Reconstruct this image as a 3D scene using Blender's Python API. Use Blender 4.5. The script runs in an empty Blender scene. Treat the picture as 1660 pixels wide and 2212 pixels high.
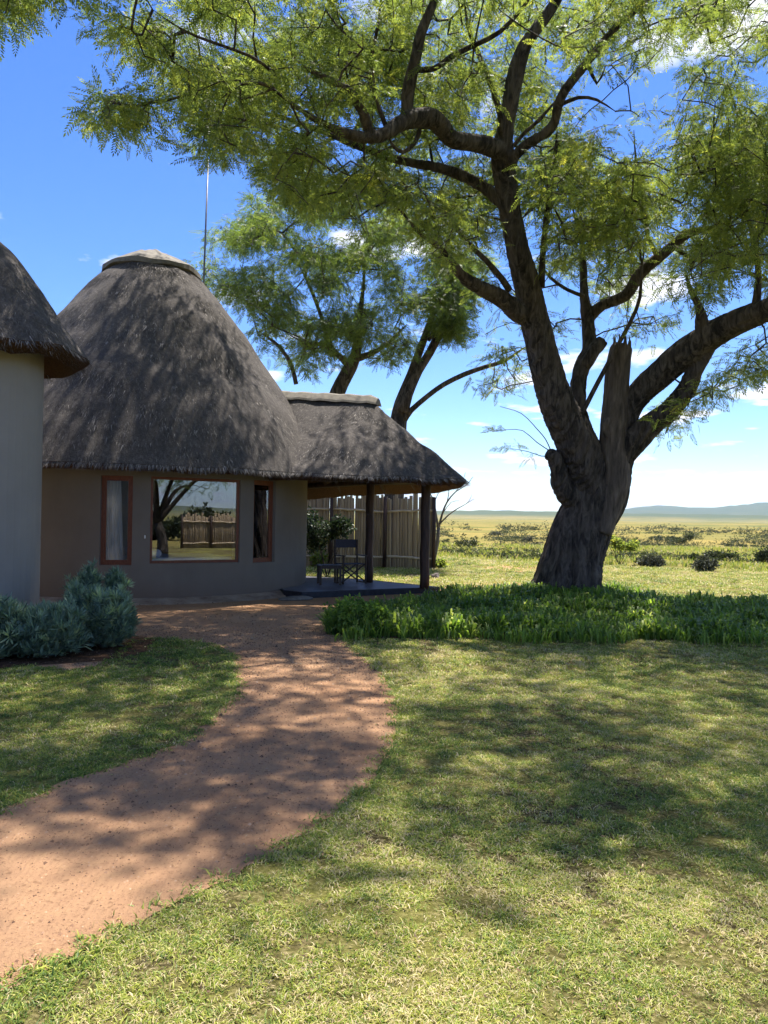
import bpy, bmesh, math, random
import numpy as np
from mathutils import Vector, Matrix, noise as mnoise

rng = np.random.default_rng(7)
random.seed(7)
R = math.radians
sc = bpy.context.scene
col = sc.collection

# ------------------------------------------------------------------ camera, sky, sun, exposure
EYE = 1.6
ROLL = R(0.9)
PITCH = R(0.55)
FPX = 1662.0            # focal length in units of a 1660 x 2212 layout sheet
cam_d = bpy.data.cameras.new('camera')
cam_d.sensor_fit = 'HORIZONTAL'
cam_d.sensor_width = 36.0
cam_d.lens = 36.0 * FPX / 1660.0
cam_d.clip_start = 0.05
cam_d.clip_end = 60000
cam = bpy.data.objects.new('camera', cam_d)
col.objects.link(cam)
cam.location = (0, 0, EYE)
CAMR = Matrix.Rotation(R(90) + PITCH, 3, 'X') @ Matrix.Rotation(ROLL, 3, 'Z')
cam.rotation_euler = CAMR.to_euler()
sc.camera = cam

SUN_EL = R(67)
SUN_H = Vector((0.40, 0.917)).normalized()      # horizontal direction towards the sun
sun_vec = Vector((SUN_H.x * math.cos(SUN_EL), SUN_H.y * math.cos(SUN_EL), math.sin(SUN_EL)))
world = bpy.data.worlds.new('World')
sc.world = world
world.use_nodes = True
wn, wl = world.node_tree.nodes, world.node_tree.links
wn.clear()
w_out = wn.new('ShaderNodeOutputWorld')
w_bg = wn.new('ShaderNodeBackground')
w_sky = wn.new('ShaderNodeTexSky')
w_sky.sky_type = 'NISHITA'
w_sky.sun_disc = False
w_sky.sun_elevation = SUN_EL
w_sky.sun_rotation = math.atan2(SUN_H.x, SUN_H.y)
w_sky.altitude = 1200
w_sky.air_density = 1.0
w_sky.dust_density = 0.3
w_sky.ozone_density = 3.0
w_tc = wn.new('ShaderNodeTexCoord')
w_sep = wn.new('ShaderNodeSeparateXYZ')
wl.new(w_tc.outputs['Generated'], w_sep.inputs[0])
def wmath(op, a, b=None, c=None):
    n = wn.new('ShaderNodeMath'); n.operation = op
    for i, v in enumerate((a, b, c)):
        if v is None: continue
        if isinstance(v, (int, float)): n.inputs[i].default_value = v
        else: wl.new(v, n.inputs[i])
    return n.outputs[0]
zz = wmath('ADD', wmath('MAXIMUM', w_sep.outputs[2], 0.0), 0.10)
px_ = wmath('DIVIDE', w_sep.outputs[0], zz)
py_ = wmath('DIVIDE', w_sep.outputs[1], zz)
w_cmb = wn.new('ShaderNodeCombineXYZ')
wl.new(px_, w_cmb.inputs[0]); wl.new(py_, w_cmb.inputs[1])
w_cmb.inputs[2].default_value = 71.0
w_n1 = wn.new('ShaderNodeTexNoise'); w_n1.inputs['Scale'].default_value = 2.1
w_n1.inputs['Detail'].default_value = 7; w_n1.inputs['Roughness'].default_value = 0.52
wl.new(w_cmb.outputs[0], w_n1.inputs['Vector'])
w_ramp = wn.new('ShaderNodeValToRGB')
w_ramp.color_ramp.elements[0].position = 0.555; w_ramp.color_ramp.elements[0].color = (0, 0, 0, 1)
w_ramp.color_ramp.elements[1].position = 0.63; w_ramp.color_ramp.elements[1].color = (1, 1, 1, 1)
low = wmath('MULTIPLY', wmath('SUBTRACT', 1.0, wmath('MINIMUM', wmath('MULTIPLY', wmath('MAXIMUM', w_sep.outputs[2], 0.0), 9.0), 1.0)), 0.045)
wl.new(wmath('ADD', w_n1.outputs['Fac'], low), w_ramp.inputs[0])
w_mix = wn.new('ShaderNodeMix'); w_mix.data_type = 'RGBA'
w_hs = wn.new('ShaderNodeHueSaturation'); w_hs.inputs['Saturation'].default_value = 1.28
w_hs.inputs['Hue'].default_value = 0.514
wl.new(w_sky.outputs[0], w_hs.inputs['Color'])
wl.new(w_ramp.outputs[0], w_mix.inputs['Factor'])
wl.new(w_hs.outputs[0], w_mix.inputs['A'])
w_mix.inputs['B'].default_value = (5.6, 5.7, 6.0, 1)
wl.new(w_mix.outputs['Result'], w_bg.inputs[0])
w_bg.inputs[1].default_value = 0.094
wl.new(w_bg.outputs[0], w_out.inputs[0])

sun_d = bpy.data.lights.new('sun', 'SUN')
sun_d.energy = 5.0
sun_d.angle = R(0.55)
sun_d.color = (1.0, 0.94, 0.84)
sun = bpy.data.objects.new('sun', sun_d)
col.objects.link(sun)
sun.rotation_euler = sun_vec.to_track_quat('Z', 'Y').to_euler()
sun.location = (10, 20, 30)
sc.view_settings.view_transform = 'Standard'
sc.view_settings.look = 'None'
sc.view_settings.gamma = 1
sc.view_settings.use_curve_mapping = False
sc.view_settings.exposure = 1.33
sc.cycles.max_bounces = 8
sc.cycles.transparent_max_bounces = 8
sc.cycles.volume_bounces = 0

# ------------------------------------------------------------------ helpers
def at(x, y, D):
    """point seen at layout position (x, y), at depth D metres"""
    v = CAMR @ Vector(((x - 830) / FPX, (1106 - y) / FPX, -1.0))
    v = v * (D / v.y)
    return Vector((v.x, v.y, v.z + EYE))

def onground(x, y, z=0.0):
    v = CAMR @ Vector(((x - 830) / FPX, (1106 - y) / FPX, -1.0))
    t = (z - EYE) / v.z
    return Vector((v.x * t, v.y * t, z))

def tag(o, label=None, cat=None, group=None, kind=None):
    if label: o['label'] = label
    if cat: o['category'] = cat
    if group: o['group'] = group
    if kind: o['kind'] = kind
    return o

def empty(name, loc=(0, 0, 0), rz=0.0):
    o = bpy.data.objects.new(name, None)
    o.location = loc; o.rotation_euler = (0, 0, rz)
    o.empty_display_size = 0.2
    col.objects.link(o)
    return o

def link(name, me, mat=None, parent=None, smooth=False):
    o = bpy.data.objects.new(name, me)
    if mat is not None and not me.materials: me.materials.append(mat)
    col.objects.link(o)
    if parent is not None: o.parent = parent
    if smooth:
        me.polygons.foreach_set('use_smooth', np.ones(len(me.polygons), dtype=bool))
    return o

def np_mesh(name, verts, faces, rnd=None, smooth=False):
    """verts (N,3); faces (M,k) all with the same k; rnd: a value per face"""
    me = bpy.data.meshes.new(name)
    verts = np.asarray(verts, dtype=np.float32); faces = np.asarray(faces, dtype=np.int32)
    M, k = faces.shape
    me.vertices.add(len(verts)); me.vertices.foreach_set('co', verts.ravel())
    me.loops.add(M * k); me.loops.foreach_set('vertex_index', faces.ravel())
    me.polygons.add(M)
    me.polygons.foreach_set('loop_start', np.arange(0, M * k, k, dtype=np.int32))
    me.polygons.foreach_set('loop_total', np.full(M, k, dtype=np.int32))
    if smooth: me.polygons.foreach_set('use_smooth', np.ones(M, dtype=bool))
    me.update(calc_edges=True)
    if rnd is not None:
        a = me.attributes.new('rnd', 'FLOAT', 'FACE')
        a.data.foreach_set('value', np.asarray(rnd, dtype=np.float32))
    return me

class MB:
    """collects boxes, tubes and polygons into one mesh"""
    def __init__(s): s.v = []; s.f = []
    def add(s, vs, fs):
        b = len(s.v); s.v += [tuple(v) for v in vs]; s.f += [tuple(i + b for i in f) for f in fs]
    def box(s, x0, x1, y0, y1, z0, z1, m=None):
        vs = [Vector(p) for p in ((x0,y0,z0),(x1,y0,z0),(x1,y1,z0),(x0,y1,z0),(x0,y0,z1),(x1,y0,z1),(x1,y1,z1),(x0,y1,z1))]
        if m is not None: vs = [m @ v for v in vs]
        s.add(vs, [(0,3,2,1),(4,5,6,7),(0,1,5,4),(1,2,6,5),(2,3,7,6),(3,0,4,7)])
    def bar(s, a, b, w, h, up=(0, 0, 1)):
        a = Vector(a); b = Vector(b); d = (b - a); L = d.length; d.normalize()
        x = d.cross(Vector(up))
        if x.length < 1e-4: x = d.cross(Vector((1, 0, 0)))
        x.normalize(); y = x.cross(d).normalized()
        vs = []
        for p in (a, b):
            for sx, sy in ((-1,-1),(1,-1),(1,1),(-1,1)):
                vs.append(p + x * sx * w / 2 + y * sy * h / 2)
        s.add(vs, [(0,1,2,3),(7,6,5,4),(0,4,5,1),(1,5,6,2),(2,6,7,3),(3,7,4,0)])
    def tube(s, pts, rad, seg=8, cap=True, fn=None):
        pts = [Vector(p) for p in pts]
        n = len(pts)
        if isinstance(rad, (int, float)): rad = [rad] * n
        tan = [(pts[min(i + 1, n - 1)] - pts[max(i - 1, 0)]).normalized() for i in range(n)]
        ref = Vector((1, 0, 0)) if abs(tan[0].x) < 0.8 else Vector((0, 1, 0))
        nx = tan[0].cross(ref).normalized()
        vs = []
        for i in range(n):
            nx = (nx - tan[i] * nx.dot(tan[i])).normalized()
            ny = tan[i].cross(nx)
            for k in range(seg):
                a = 2 * math.pi * k / seg
                r = rad[i] * (fn(i, a) if fn else 1.0)
                vs.append(pts[i] + nx * math.cos(a) * r + ny * math.sin(a) * r)
        fs = []
        for i in range(n - 1):
            for k in range(seg):
                k2 = (k + 1) % seg
                fs.append((i*seg+k, i*seg+k2, (i+1)*seg+k2, (i+1)*seg+k))
        if cap:
            fs.append(tuple(range(seg - 1, -1, -1)))
            fs.append(tuple((n-1)*seg + k for k in range(seg)))
        s.add(vs, fs)
    def mesh(s, name):
        me = bpy.data.meshes.new(name); me.from_pydata(s.v, [], s.f); me.update(); return me
    def build(s, name, mat=None, parent=None, smooth=False, bevel=0.0):
        me = s.mesh(name)
        if bevel:
            bm = bmesh.new(); bm.from_mesh(me)
            bmesh.ops.bevel(bm, geom=list(bm.edges), offset=bevel, segments=2, affect='EDGES', profile=0.5)
            bm.to_mesh(me); bm.free()
        return link(name, me, mat, parent, smooth)

def catmull(pts, rad, step):
    """resample a polyline of Vectors with radii"""
    P = [pts[0] + (pts[0] - pts[1])] + list(pts) + [pts[-1] + (pts[-1] - pts[-2])]
    out, ro = [], []
    for i in range(len(pts) - 1):
        p0, p1, p2, p3 = P[i:i+4]
        n = max(2, int((p2 - p1).length / step))
        for j in range(n):
            t = j / n
            out.append(0.5 * ((2*p1) + (p2-p0)*t + (2*p0-5*p1+4*p2-p3)*t*t + (3*p1-p0-3*p2+p3)*t**3))
            ro.append(rad[i] * (1 - t) + rad[i+1] * t)
    out.append(pts[-1]); ro.append(rad[-1])
    return out, ro

def inpoly(px, py, poly):
    """vectorised point in polygon"""
    px = np.asarray(px); py = np.asarray(py)
    inside = np.zeros(px.shape, dtype=bool)
    n = len(poly); j = n - 1
    for i in range(n):
        xi, yi = poly[i][0], poly[i][1]; xj, yj = poly[j][0], poly[j][1]
        c = ((yi > py) != (yj > py)) & (px < (xj - xi) * (py - yi) / (yj - yi + 1e-12) + xi)
        inside ^= c
        j = i
    return inside

# value noise in numpy, for density maps and undulation
_tab = rng.random((64, 64))
def vnoise(x, y):
    x = np.asarray(x, dtype=float); y = np.asarray(y, dtype=float)
    xi = np.floor(x).astype(int); yi = np.floor(y).astype(int)
    fx = x - xi; fy = y - yi
    fx = fx*fx*(3-2*fx); fy = fy*fy*(3-2*fy)
    g = lambda a, b: _tab[a % 64, b % 64]
    return (g(xi, yi)*(1-fx)*(1-fy) + g(xi+1, yi)*fx*(1-fy) + g(xi, yi+1)*(1-fx)*fy + g(xi+1, yi+1)*fx*fy)
def fnoise(x, y, o=3):
    s = 0; a = 0.5; t = 0
    for i in range(o):
        s = s + a * vnoise(x * 2**i + 17.3*i, y * 2**i + 5.1*i); t += a; a *= 0.5
    return s / t

# ------------------------------------------------------------------ materials
class NT:
    def __init__(s, name):
        s.m = bpy.data.materials.new(name); s.m.use_nodes = True
        s.t = s.m.node_tree; s.n = s.t.nodes; s.l = s.t.links
        s.b = s.n['Principled BSDF']; s.out = s.n['Material Output']
        s.b.inputs['Specular IOR Level'].default_value = 0.3
    def node(s, ty, **kw):
        n = s.n.new(ty)
        for k, v in kw.items(): setattr(n, k, v)
        return n
    def lk(s, a, b): s.l.new(a, b)
    def coord(s, kind='Object', scale=(1,1,1), rot=(0,0,0)):
        tc = s.node('ShaderNodeTexCoord'); mp = s.node('ShaderNodeMapping')
        mp.inputs['Scale'].default_value = scale; mp.inputs['Rotation'].default_value = rot
        s.lk(tc.outputs[kind], mp.inputs[0]); return mp.outputs[0]
    def noise(s, vec, scale, detail=4, rough=0.55, dist=0.0):
        n = s.node('ShaderNodeTexNoise')
        n.inputs['Scale'].default_value = scale; n.inputs['Detail'].default_value = detail
        n.inputs['Roughness'].default_value = rough; n.inputs['Distortion'].default_value = dist
        s.lk(vec, n.inputs['Vector']); return n.outputs['Fac']
    def ramp(s, fac, stops):
        r = s.node('ShaderNodeValToRGB'); e = r.color_ramp.elements
        while len(e) < len(stops): e.new(0.5)
        for i, (p, c) in enumerate(stops):
            e[i].position = p; e[i].color = (c[0], c[1], c[2], 1)
        s.lk(fac, r.inputs[0]); return r.outputs[0]
    def mix(s, fac, a, b, mode='MIX'):
        m = s.node('ShaderNodeMix', data_type='RGBA', blend_type=mode)
        for sock, v in ((m.inputs['Factor'], fac), (m.inputs['A'], a), (m.inputs['B'], b)):
            if isinstance(v, (int, float)): sock.default_value = v
            elif isinstance(v, tuple): sock.default_value = (v[0], v[1], v[2], 1)
            else: s.lk(v, sock)
        return m.outputs['Result']
    def math(s, op, a, b=0.0):
        n = s.node('ShaderNodeMath', operation=op)
        for i, v in enumerate((a, b)):
            if isinstance(v, (int, float)): n.inputs[i].default_value = v
            else: s.lk(v, n.inputs[i])
        return n.outputs[0]
    def bump(s, h, strength=0.5, dist=0.02):
        n = s.node('ShaderNodeBump'); n.inputs['Strength'].default_value = strength
        n.inputs['Distance'].default_value = dist
        s.lk(h, n.inputs['Height']); s.lk(n.outputs[0], s.b.inputs['Normal'])
    def base(s, c, rough=0.8):
        if isinstance(c, tuple): s.b.inputs['Base Color'].default_value = (c[0], c[1], c[2], 1)
        else: s.lk(c, s.b.inputs['Base Color'])
        s.b.inputs['Roughness'].default_value = rough
    def attr(s, name='rnd'):
        a = s.node('ShaderNodeAttribute'); a.attribute_name = name; return a.outputs['Fac']

def mat_leaf(name, stops, trans, tw=0.45, rough=0.5, spec=.25):
    t = NT(name)
    ti = t.node('ShaderNodeAttribute', attribute_type='INSTANCER'); ti.attribute_name = 'tint'
    c = t.ramp(t.math('ADD', t.attr(), ti.outputs['Fac']), stops)
    t.base(c, rough); t.b.inputs['Specular IOR Level'].default_value = spec
    tr = t.node('ShaderNodeBsdfTranslucent')
    t.lk(t.mix(1.0, c, trans, 'MULTIPLY'), tr.inputs[0])
    mx = t.node('ShaderNodeMixShader'); mx.inputs[0].default_value = tw
    t.lk(t.b.outputs[0], mx.inputs[1]); t.lk(tr.outputs[0], mx.inputs[2]); t.lk(mx.outputs[0], t.out.inputs[0])
    return t.m

M = {}
M['leaf'] = mat_leaf('tree_leaf', [(0, (.055,.080,.028)), (.38, (.105,.138,.042)), (.72, (.17,.195,.047)), (1, (.27,.26,.055))], (2.45, 2.45, 1.4), 0.56)
M['leaf_dark'] = mat_leaf('far_tree_leaf', [(0, (.040,.065,.026)), (.5, (.080,.115,.040)), (.85, (.125,.16,.048)), (1, (.18,.19,.055))], (2.6, 2.6, 1.2), 0.48)
M['strap'] = mat_leaf('strap_leaf', [(0, (.045,.085,.022)), (.5, (.12,.19,.040)), (.85, (.22,.30,.06)), (1, (.42,.45,.16))], (2.2, 2.3, 1.0), 0.42, 0.5, .25)
M['shrub_dark'] = mat_leaf('dark_shrub_leaf', [(0, (.014,.026,.016)), (.6, (.030,.050,.026)), (1, (.08,.10,.05))], (1.5, 1.6, 1.0), 0.2)
M['blue_shrub'] = mat_leaf('blue_shrub_leaf', [(0, (.07,.11,.09)), (.5, (.18,.25,.19)), (.85, (.28,.36,.21)), (1, (.42,.45,.22))], (1.5, 1.8, 1.1), 0.25)
M['veld_leaf'] = mat_leaf('veld_leaf', [(0, (.016,.026,.014)), (.5, (.040,.055,.024)), (1, (.10,.11,.045))], (1.5, 1.5, .9), 0.25)
M['veld_grey'] = mat_leaf('veld_grey_leaf', [(0, (.050,.056,.038)), (1, (.125,.13,.085))], (1.2, 1.2, 1.0), 0.15)
M['grass'] = mat_leaf('grass_blade', [(0, (.060,.115,.024)), (.35, (.17,.25,.044)), (.6, (.33,.37,.060)), (.78, (.45,.45,.095)), (.86, (.48,.40,.19)), (1, (.60,.50,.30))], (1.3, 1.3, .9), 0.3, 0.5)

t = NT('bark')
v = t.coord('Object', (1, 1, .22))
n1 = t.noise(v, 9, 8, .7, .8); n2 = t.noise(t.coord('Object'), 2.2, 4)
c = t.ramp(n1, [(.38, (.010,.008,.007)), (.48, (.045,.035,.030)), (.62, (.13,.105,.088))])
c = t.mix(t.ramp(n2, [(.45, (0,0,0)), (.75, (.6,.6,.6))]), c, (.13,.10,.08), 'MIX')
t.base(c, .9)
t.bump(n1, 1.0, .05)
M['bark'] = t.m
t = NT('dead_bark')
n1 = t.noise(t.coord('Object', (1,1,.16)), 13, 8, .6, .3)
t.base(t.ramp(n1, [(.3, (.045,.034,.028)), (.55, (.12,.09,.07)), (.75, (.21,.165,.135))]), .85); t.bump(n1, .9, .03)
M['dead_bark'] = t.m
t = NT('pale_bark')
n1 = t.noise(t.coord('Object', (1,1,.3)), 9, 5)
t.base(t.ramp(n1, [(.3, (.10,.085,.07)), (.7, (.25,.215,.18))]), .85); t.bump(n1, .5, .02)
M['pale_bark'] = t.m

t = NT('thatch')
v = t.coord('Object')
a = t.attr()
n1 = t.noise(t.coord('Object', (1, 1, .35)), 16, 8, .72)
n2 = t.noise(v, .9, 5, .6)
n3 = t.noise(v, 60, 3, .6)
c = t.ramp(n1, [(.3, (.024,.021,.021)), (.5, (.085,.075,.070)), (.7, (.23,.205,.19))])
c = t.mix(t.ramp(n2, [(.35, (0,0,0)), (.7, (.55,.55,.55))]), c, (.055,.049,.047), 'MIX')
c = t.mix(.35, c, t.ramp(n3, [(.35, (.035,.03,.03)), (.7, (.19,.165,.148))]))
t.base(c, .95); t.bump(t.mix(.5, n1, n3), 1.0, .05)
M['thatch'] = t.m
t = NT('thatch_straw')
c = t.ramp(t.attr(), [(0, (.024,.021,.022)), (.45, (.095,.085,.080)), (.8, (.27,.245,.23)), (1, (.52,.46,.41))])
t.base(c, .9); M['straw'] = t.m
t = NT('thatch_cut_end')
n3 = t.noise(t.coord('Object'), 45, 4, .7)
t.base(t.ramp(n3, [(.3, (.035,.018,.010)), (.7, (.13,.068,.034))]), .95); t.bump(n3, .8, .03)
M['thatch_under'] = t.m

def plaster(name, c1, c2):
    t = NT(name)
    v = t.coord('Object')
    n1 = t.noise(v, .8, 5, .6); n2 = t.noise(v, 55, 3, .6); n3 = t.noise(t.coord('Object', (1,1,.2)), 2.0, 5, .6)
    c = t.ramp(n1, [(.3, c1), (.7, c2)])
    c = t.mix(t.ramp(n3, [(.52, (0,0,0)), (.75, (.35,.35,.35))]), c, tuple(x * .8 for x in c1))
    sep = t.node('ShaderNodeSeparateXYZ'); t.lk(v, sep.inputs[0])
    dirt = t.math('MULTIPLY', t.ramp(sep.outputs[2], [(.0, (1,1,1)), (.45, (0,0,0))]), n1)
    c = t.mix(dirt, c, (.16,.10,.065))
    t.base(c, .9); t.bump(n2, .25, .004)
    return t.m
M['wall'] = plaster('wall_plaster', (.135,.114,.092), (.18,.153,.124))
M['wall_grey'] = plaster('grey_wall_plaster', (.245,.222,.195), (.295,.27,.238))
t = NT('cement'); n1 = t.noise(t.coord('Object'), 6, 6, .65)
t.base(t.ramp(n1, [(.3, (.10,.088,.074)), (.7, (.23,.205,.17))]), .85); t.bump(n1, .4, .02); M['cement'] = t.m
t = NT('window_timber'); n1 = t.noise(t.coord('Object', (6,6,1)), 14, 5)
t.base(t.ramp(n1, [(.3, (.10,.028,.014)), (.7, (.22,.07,.032))]), .45); M['timber'] = t.m
t = NT('dark_pole'); n1 = t.noise(t.coord('Object', (1,1,.12)), 22, 6)
t.base(t.ramp(n1, [(.3, (.020,.012,.010)), (.7, (.075,.04,.028))]), .6); t.bump(n1, .5, .01); M['pole'] = t.m
t = NT('fence_pole'); oi = t.node('ShaderNodeObjectInfo')
n1 = t.noise(t.coord('Object', (1,1,.12)), 26, 5)
c = t.ramp(n1, [(.3, (.27,.195,.12)), (.7, (.50,.39,.26))])
c = t.mix(t.ramp(oi.outputs['Random'], [(0, (.0,.0,.0)), (1, (.75,.75,.75))]), c, (.20,.145,.095))
t.base(c, .9); t.bump(n1, .4, .01); M['fence_pole'] = t.m
t = NT('fence_rail'); n1 = t.noise(t.coord('Object', (.3,1,1)), 18, 5)
t.base(t.ramp(n1, [(.3, (.36,.27,.17)), (.7, (.62,.50,.36))]), .85); M['fence_rail'] = t.m
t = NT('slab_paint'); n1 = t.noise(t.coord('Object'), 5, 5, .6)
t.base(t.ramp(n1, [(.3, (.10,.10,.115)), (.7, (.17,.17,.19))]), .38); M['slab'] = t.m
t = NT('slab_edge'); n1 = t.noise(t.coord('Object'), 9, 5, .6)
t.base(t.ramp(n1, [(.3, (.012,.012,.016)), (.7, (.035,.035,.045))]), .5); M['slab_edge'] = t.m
t = NT('dark_wood'); n1 = t.noise(t.coord('Object', (8,8,1)), 10, 4)
t.base(t.ramp(n1, [(.3, (.022,.014,.012)), (.7, (.06,.036,.028))]), .45); M['dark_wood'] = t.m
t = NT('canvas'); n1 = t.noise(t.coord('Object'), 80, 2)
t.base(t.ramp(n1, [(.3, (.035,.035,.05)), (.7, (.06,.06,.08))]), .9); M['canvas'] = t.m
t = NT('metal'); n1 = t.noise(t.coord('Object'), 8, 3)
t.base(t.ramp(n1, [(.3, (.10,.10,.11)), (.7, (.2,.2,.21))]), .45); t.b.inputs['Metallic'].default_value = .6; M['metal'] = t.m
t = NT('curtain'); n1 = t.noise(t.coord('Object', (30,30,1)), 3, 3)
t.base(t.ramp(n1, [(.3, (.78,.77,.75)), (.7, (.88,.87,.85))]), .9)
tr = t.node('ShaderNodeBsdfTranslucent'); tr.inputs[0].default_value = (.75,.73,.7,1)
mx = t.node('ShaderNodeMixShader'); mx.inputs[0].default_value = .35
t.lk(t.b.outputs[0], mx.inputs[1]); t.lk(tr.outputs[0], mx.inputs[2]); t.lk(mx.outputs[0], t.out.inputs[0]); M['curtain'] = t.m
t = NT('linen'); n1 = t.noise(t.coord('Object'), 4, 3); t.base(t.ramp(n1, [(.3,(.55,.56,.62)),(.7,(.8,.8,.84))]), .9); M['linen'] = t.m
t = NT('room_paint'); n1 = t.noise(t.coord('Object'), 2, 3); t.base(t.ramp(n1, [(.3,(.30,.27,.23)),(.7,(.38,.35,.30))]), .9); M['room'] = t.m
t = NT('white_paint'); n1 = t.noise(t.coord('Object'), 12, 3); t.base(t.ramp(n1, [(.3,(.62,.62,.60)),(.7,(.8,.8,.78))]), .5); M['white'] = t.m
t = NT('window_glass')
gl = t.node('ShaderNodeBsdfGlossy'); gl.inputs['Roughness'].default_value = 0.0; gl.inputs[0].default_value = (.92,.95,1,1)
tp = t.node('ShaderNodeBsdfTransparent'); tp.inputs[0].default_value = (.955,.965,.97,1)
fr = t.node('ShaderNodeFresnel'); fr.inputs[0].default_value = 1.6
mx = t.node('ShaderNodeMixShader')
t.lk(t.math('ADD', t.math('MULTIPLY', fr.outputs[0], 1.0), 0.07), mx.inputs[0])
t.lk(tp.outputs[0], mx.inputs[1]); t.lk(gl.outputs[0], mx.inputs[2]); t.lk(mx.outputs[0], t.out.inputs[0]); M['glass'] = t.m
t = NT('rock'); n1 = t.noise(t.coord('Object'), 7, 6); t.base(t.ramp(n1, [(.3,(.10,.08,.075)),(.7,(.24,.20,.19))]), .9); t.bump(n1, .6, .03); M['rock'] = t.m
t = NT('grit'); t.base(t.ramp(t.attr(), [(0,(.07,.035,.022)),(.6,(.20,.11,.065)),(1,(.42,.28,.18))]), .9); M['grit'] = t.m
t = NT('dry_leaf'); t.base(t.ramp(t.attr(), [(0,(.05,.03,.02)),(.6,(.20,.12,.06)),(1,(.42,.32,.18))]), .8); M['dry_leaf'] = t.m

# ground materials
t = NT('lawn_soil')
v = t.coord('Object')
n1 = t.noise(v, .55, 5, .6); n2 = t.noise(v, 34, 6, .75); n3 = t.noise(v, 4.2, 5, .65)
g = t.ramp(n2, [(.34, (.022,.016,.011)), (.46, (.065,.055,.026)), (.57, (.19,.16,.075)), (.70, (.38,.29,.18))])
g = t.mix(t.ramp(n1, [(.42, (0,0,0)), (.62, (.45,.45,.45))]), g, (.34,.34,.075))
g = t.mix(t.ramp(n3, [(.58, (0,0,0)), (.72, (.6,.6,.6))]), g, (.21,.155,.085))
t.base(g, .95); t.bump(n2, 1.0, .03)
t.b.inputs['Specular IOR Level'].default_value = 0.0
M['lawn'] = t.m
t = NT('red_earth')
v = t.coord('Object')
n1 = t.noise(v, .8, 5, .6); n2 = t.noise(v, 75, 6, .8); n3 = t.noise(v, 9, 6, .65); n4 = t.noise(v, 26, 3, .5)
c = t.ramp(n1, [(.3, (.31,.175,.100)), (.7, (.42,.255,.150))])
c = t.mix(t.ramp(n3, [(.45, (0,0,0)), (.75, (.6,.6,.6))]), c, (.46,.285,.155))
c = t.mix(t.ramp(n2, [(.56, (0,0,0)), (.66, (.75,.75,.75))]), c, (.09,.045,.028))
c = t.mix(t.ramp(n4, [(.62, (0,0,0)), (.70, (.5,.5,.5))]), c, (.15,.080,.048))
t.base(c, .95)
wv = t.node('ShaderNodeTexWave'); wv.inputs['Scale'].default_value = 9; wv.inputs['Distortion'].default_value = 6; wv.inputs['Detail'].default_value = 3; t.lk(v, wv.inputs['Vector'])
t.bump(t.mix(.10, t.mix(.5, n2, n3), wv.outputs['Fac']), 1.0, .03)
t.b.inputs['Specular IOR Level'].default_value = 0.0
M['earth'] = t.m
t = NT('bed_soil'); n1 = t.noise(t.coord('Object'), 20, 5)
t.base(t.ramp(n1, [(.3,(.035,.022,.015)),(.7,(.13,.075,.045))]), .95); t.bump(n1, .8, .02); t.b.inputs['Specular IOR Level'].default_value = 0.0
M['soil'] = t.m
t = NT('veld')
v = t.coord('Object')
n0 = t.noise(t.coord('Object', (.35,1.6,1)), .012, 6, .6); n1 = t.noise(v, .05, 7, .65); n2 = t.noise(v, 1.3, 8, .7)
c = t.ramp(n1, [(.32, (.050,.068,.022)), (.46, (.10,.115,.035)), (.58, (.20,.18,.065)), (.72, (.27,.22,.095))])
c = t.mix(t.ramp(n0, [(.38, (0,0,0)), (.56, (.85,.85,.85))]), c, (.30,.225,.075))
c = t.mix(t.ramp(n2, [(.5, (0,0,0)), (.62, (.75,.75,.75))]), c, (.075,.090,.033))
n5 = t.noise(v, .0016, 6, .6)
c = t.mix(t.ramp(n5, [(.45, (0,0,0)), (.6, (.6,.6,.6))]), c, (.10,.12,.05))
sp = t.node('ShaderNodeSeparateXYZ'); t.lk(v, sp.inputs[0])
c = t.mix(t.ramp(t.math('MULTIPLY', sp.outputs[2], .02), [(.3, (0,0,0)), (.7, (.8,.8,.8))]), c, (.055,.080,.042))
t.base(c, .95); t.bump(n2, 1.0, .2)
t.b.inputs['Specular IOR Level'].default_value = 0.0
M['veld'] = t.m

# ------------------------------------------------------------------ ground, lawn, path
def terrain_h(az, r):
    """az: angle from +Y towards +X (radians), r: distance"""
    u = az / R(27)                                   # about -1 .. 1 across the picture
    h = 0.6 * (fnoise(r * np.sin(az) * .02 + 9, r * np.cos(az) * .02 + 4) - .5) * np.clip((r - 50) / 80, 0, 1) * 2
    s = lambda a, b: (lambda t: t*t*(3-2*t))(np.clip((r - a) / (b - a), 0, 1))
    h = h - 1.7 * s(36, 85) + 1.7 * s(110, 520) * (.75 + .5 * fnoise(az * 11 + 2, r * .004))
    h = h + s(300, 1500) * 5.0 * (fnoise(az * 14 + 3, r * .0026) - .42) + s(600, 2400) * (1 + 9 * fnoise(az * 12 + 3, r * .0012))
    ridge = 22 + 36 * fnoise(az * 9 + 31, r * .0006, 4) + 14 * fnoise(az * 44 + 7, r * .001 + 3)
    h = h + s(2600, 4300) * ridge * .95
    mtn = 205 * np.exp(-((az - R(31)) / R(7.5))**2) + 75 * np.exp(-((az - R(19)) / R(3.5))**2) + 70 * np.exp(-((az - R(14.2)) / R(1.6))**2)
    mtn = mtn * (.78 + .5 * fnoise(az * 34 + 3, r * .0011, 4)) + 40 * fnoise(az * 14, r * .0004)
    return h + s(5200, 8200) * mtn
azs = np.concatenate([np.linspace(-180, -42, 40, endpoint=False), np.linspace(-42, 42, 420, endpoint=False), np.linspace(42, 180, 41)[:-1]])
azs = np.radians(azs)
rs = np.concatenate([[0.5], np.geomspace(2, 11000, 130)])
AZ, RR = np.meshgrid(azs, rs, indexing='ij')
H = terrain_h(AZ, RR)
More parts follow.
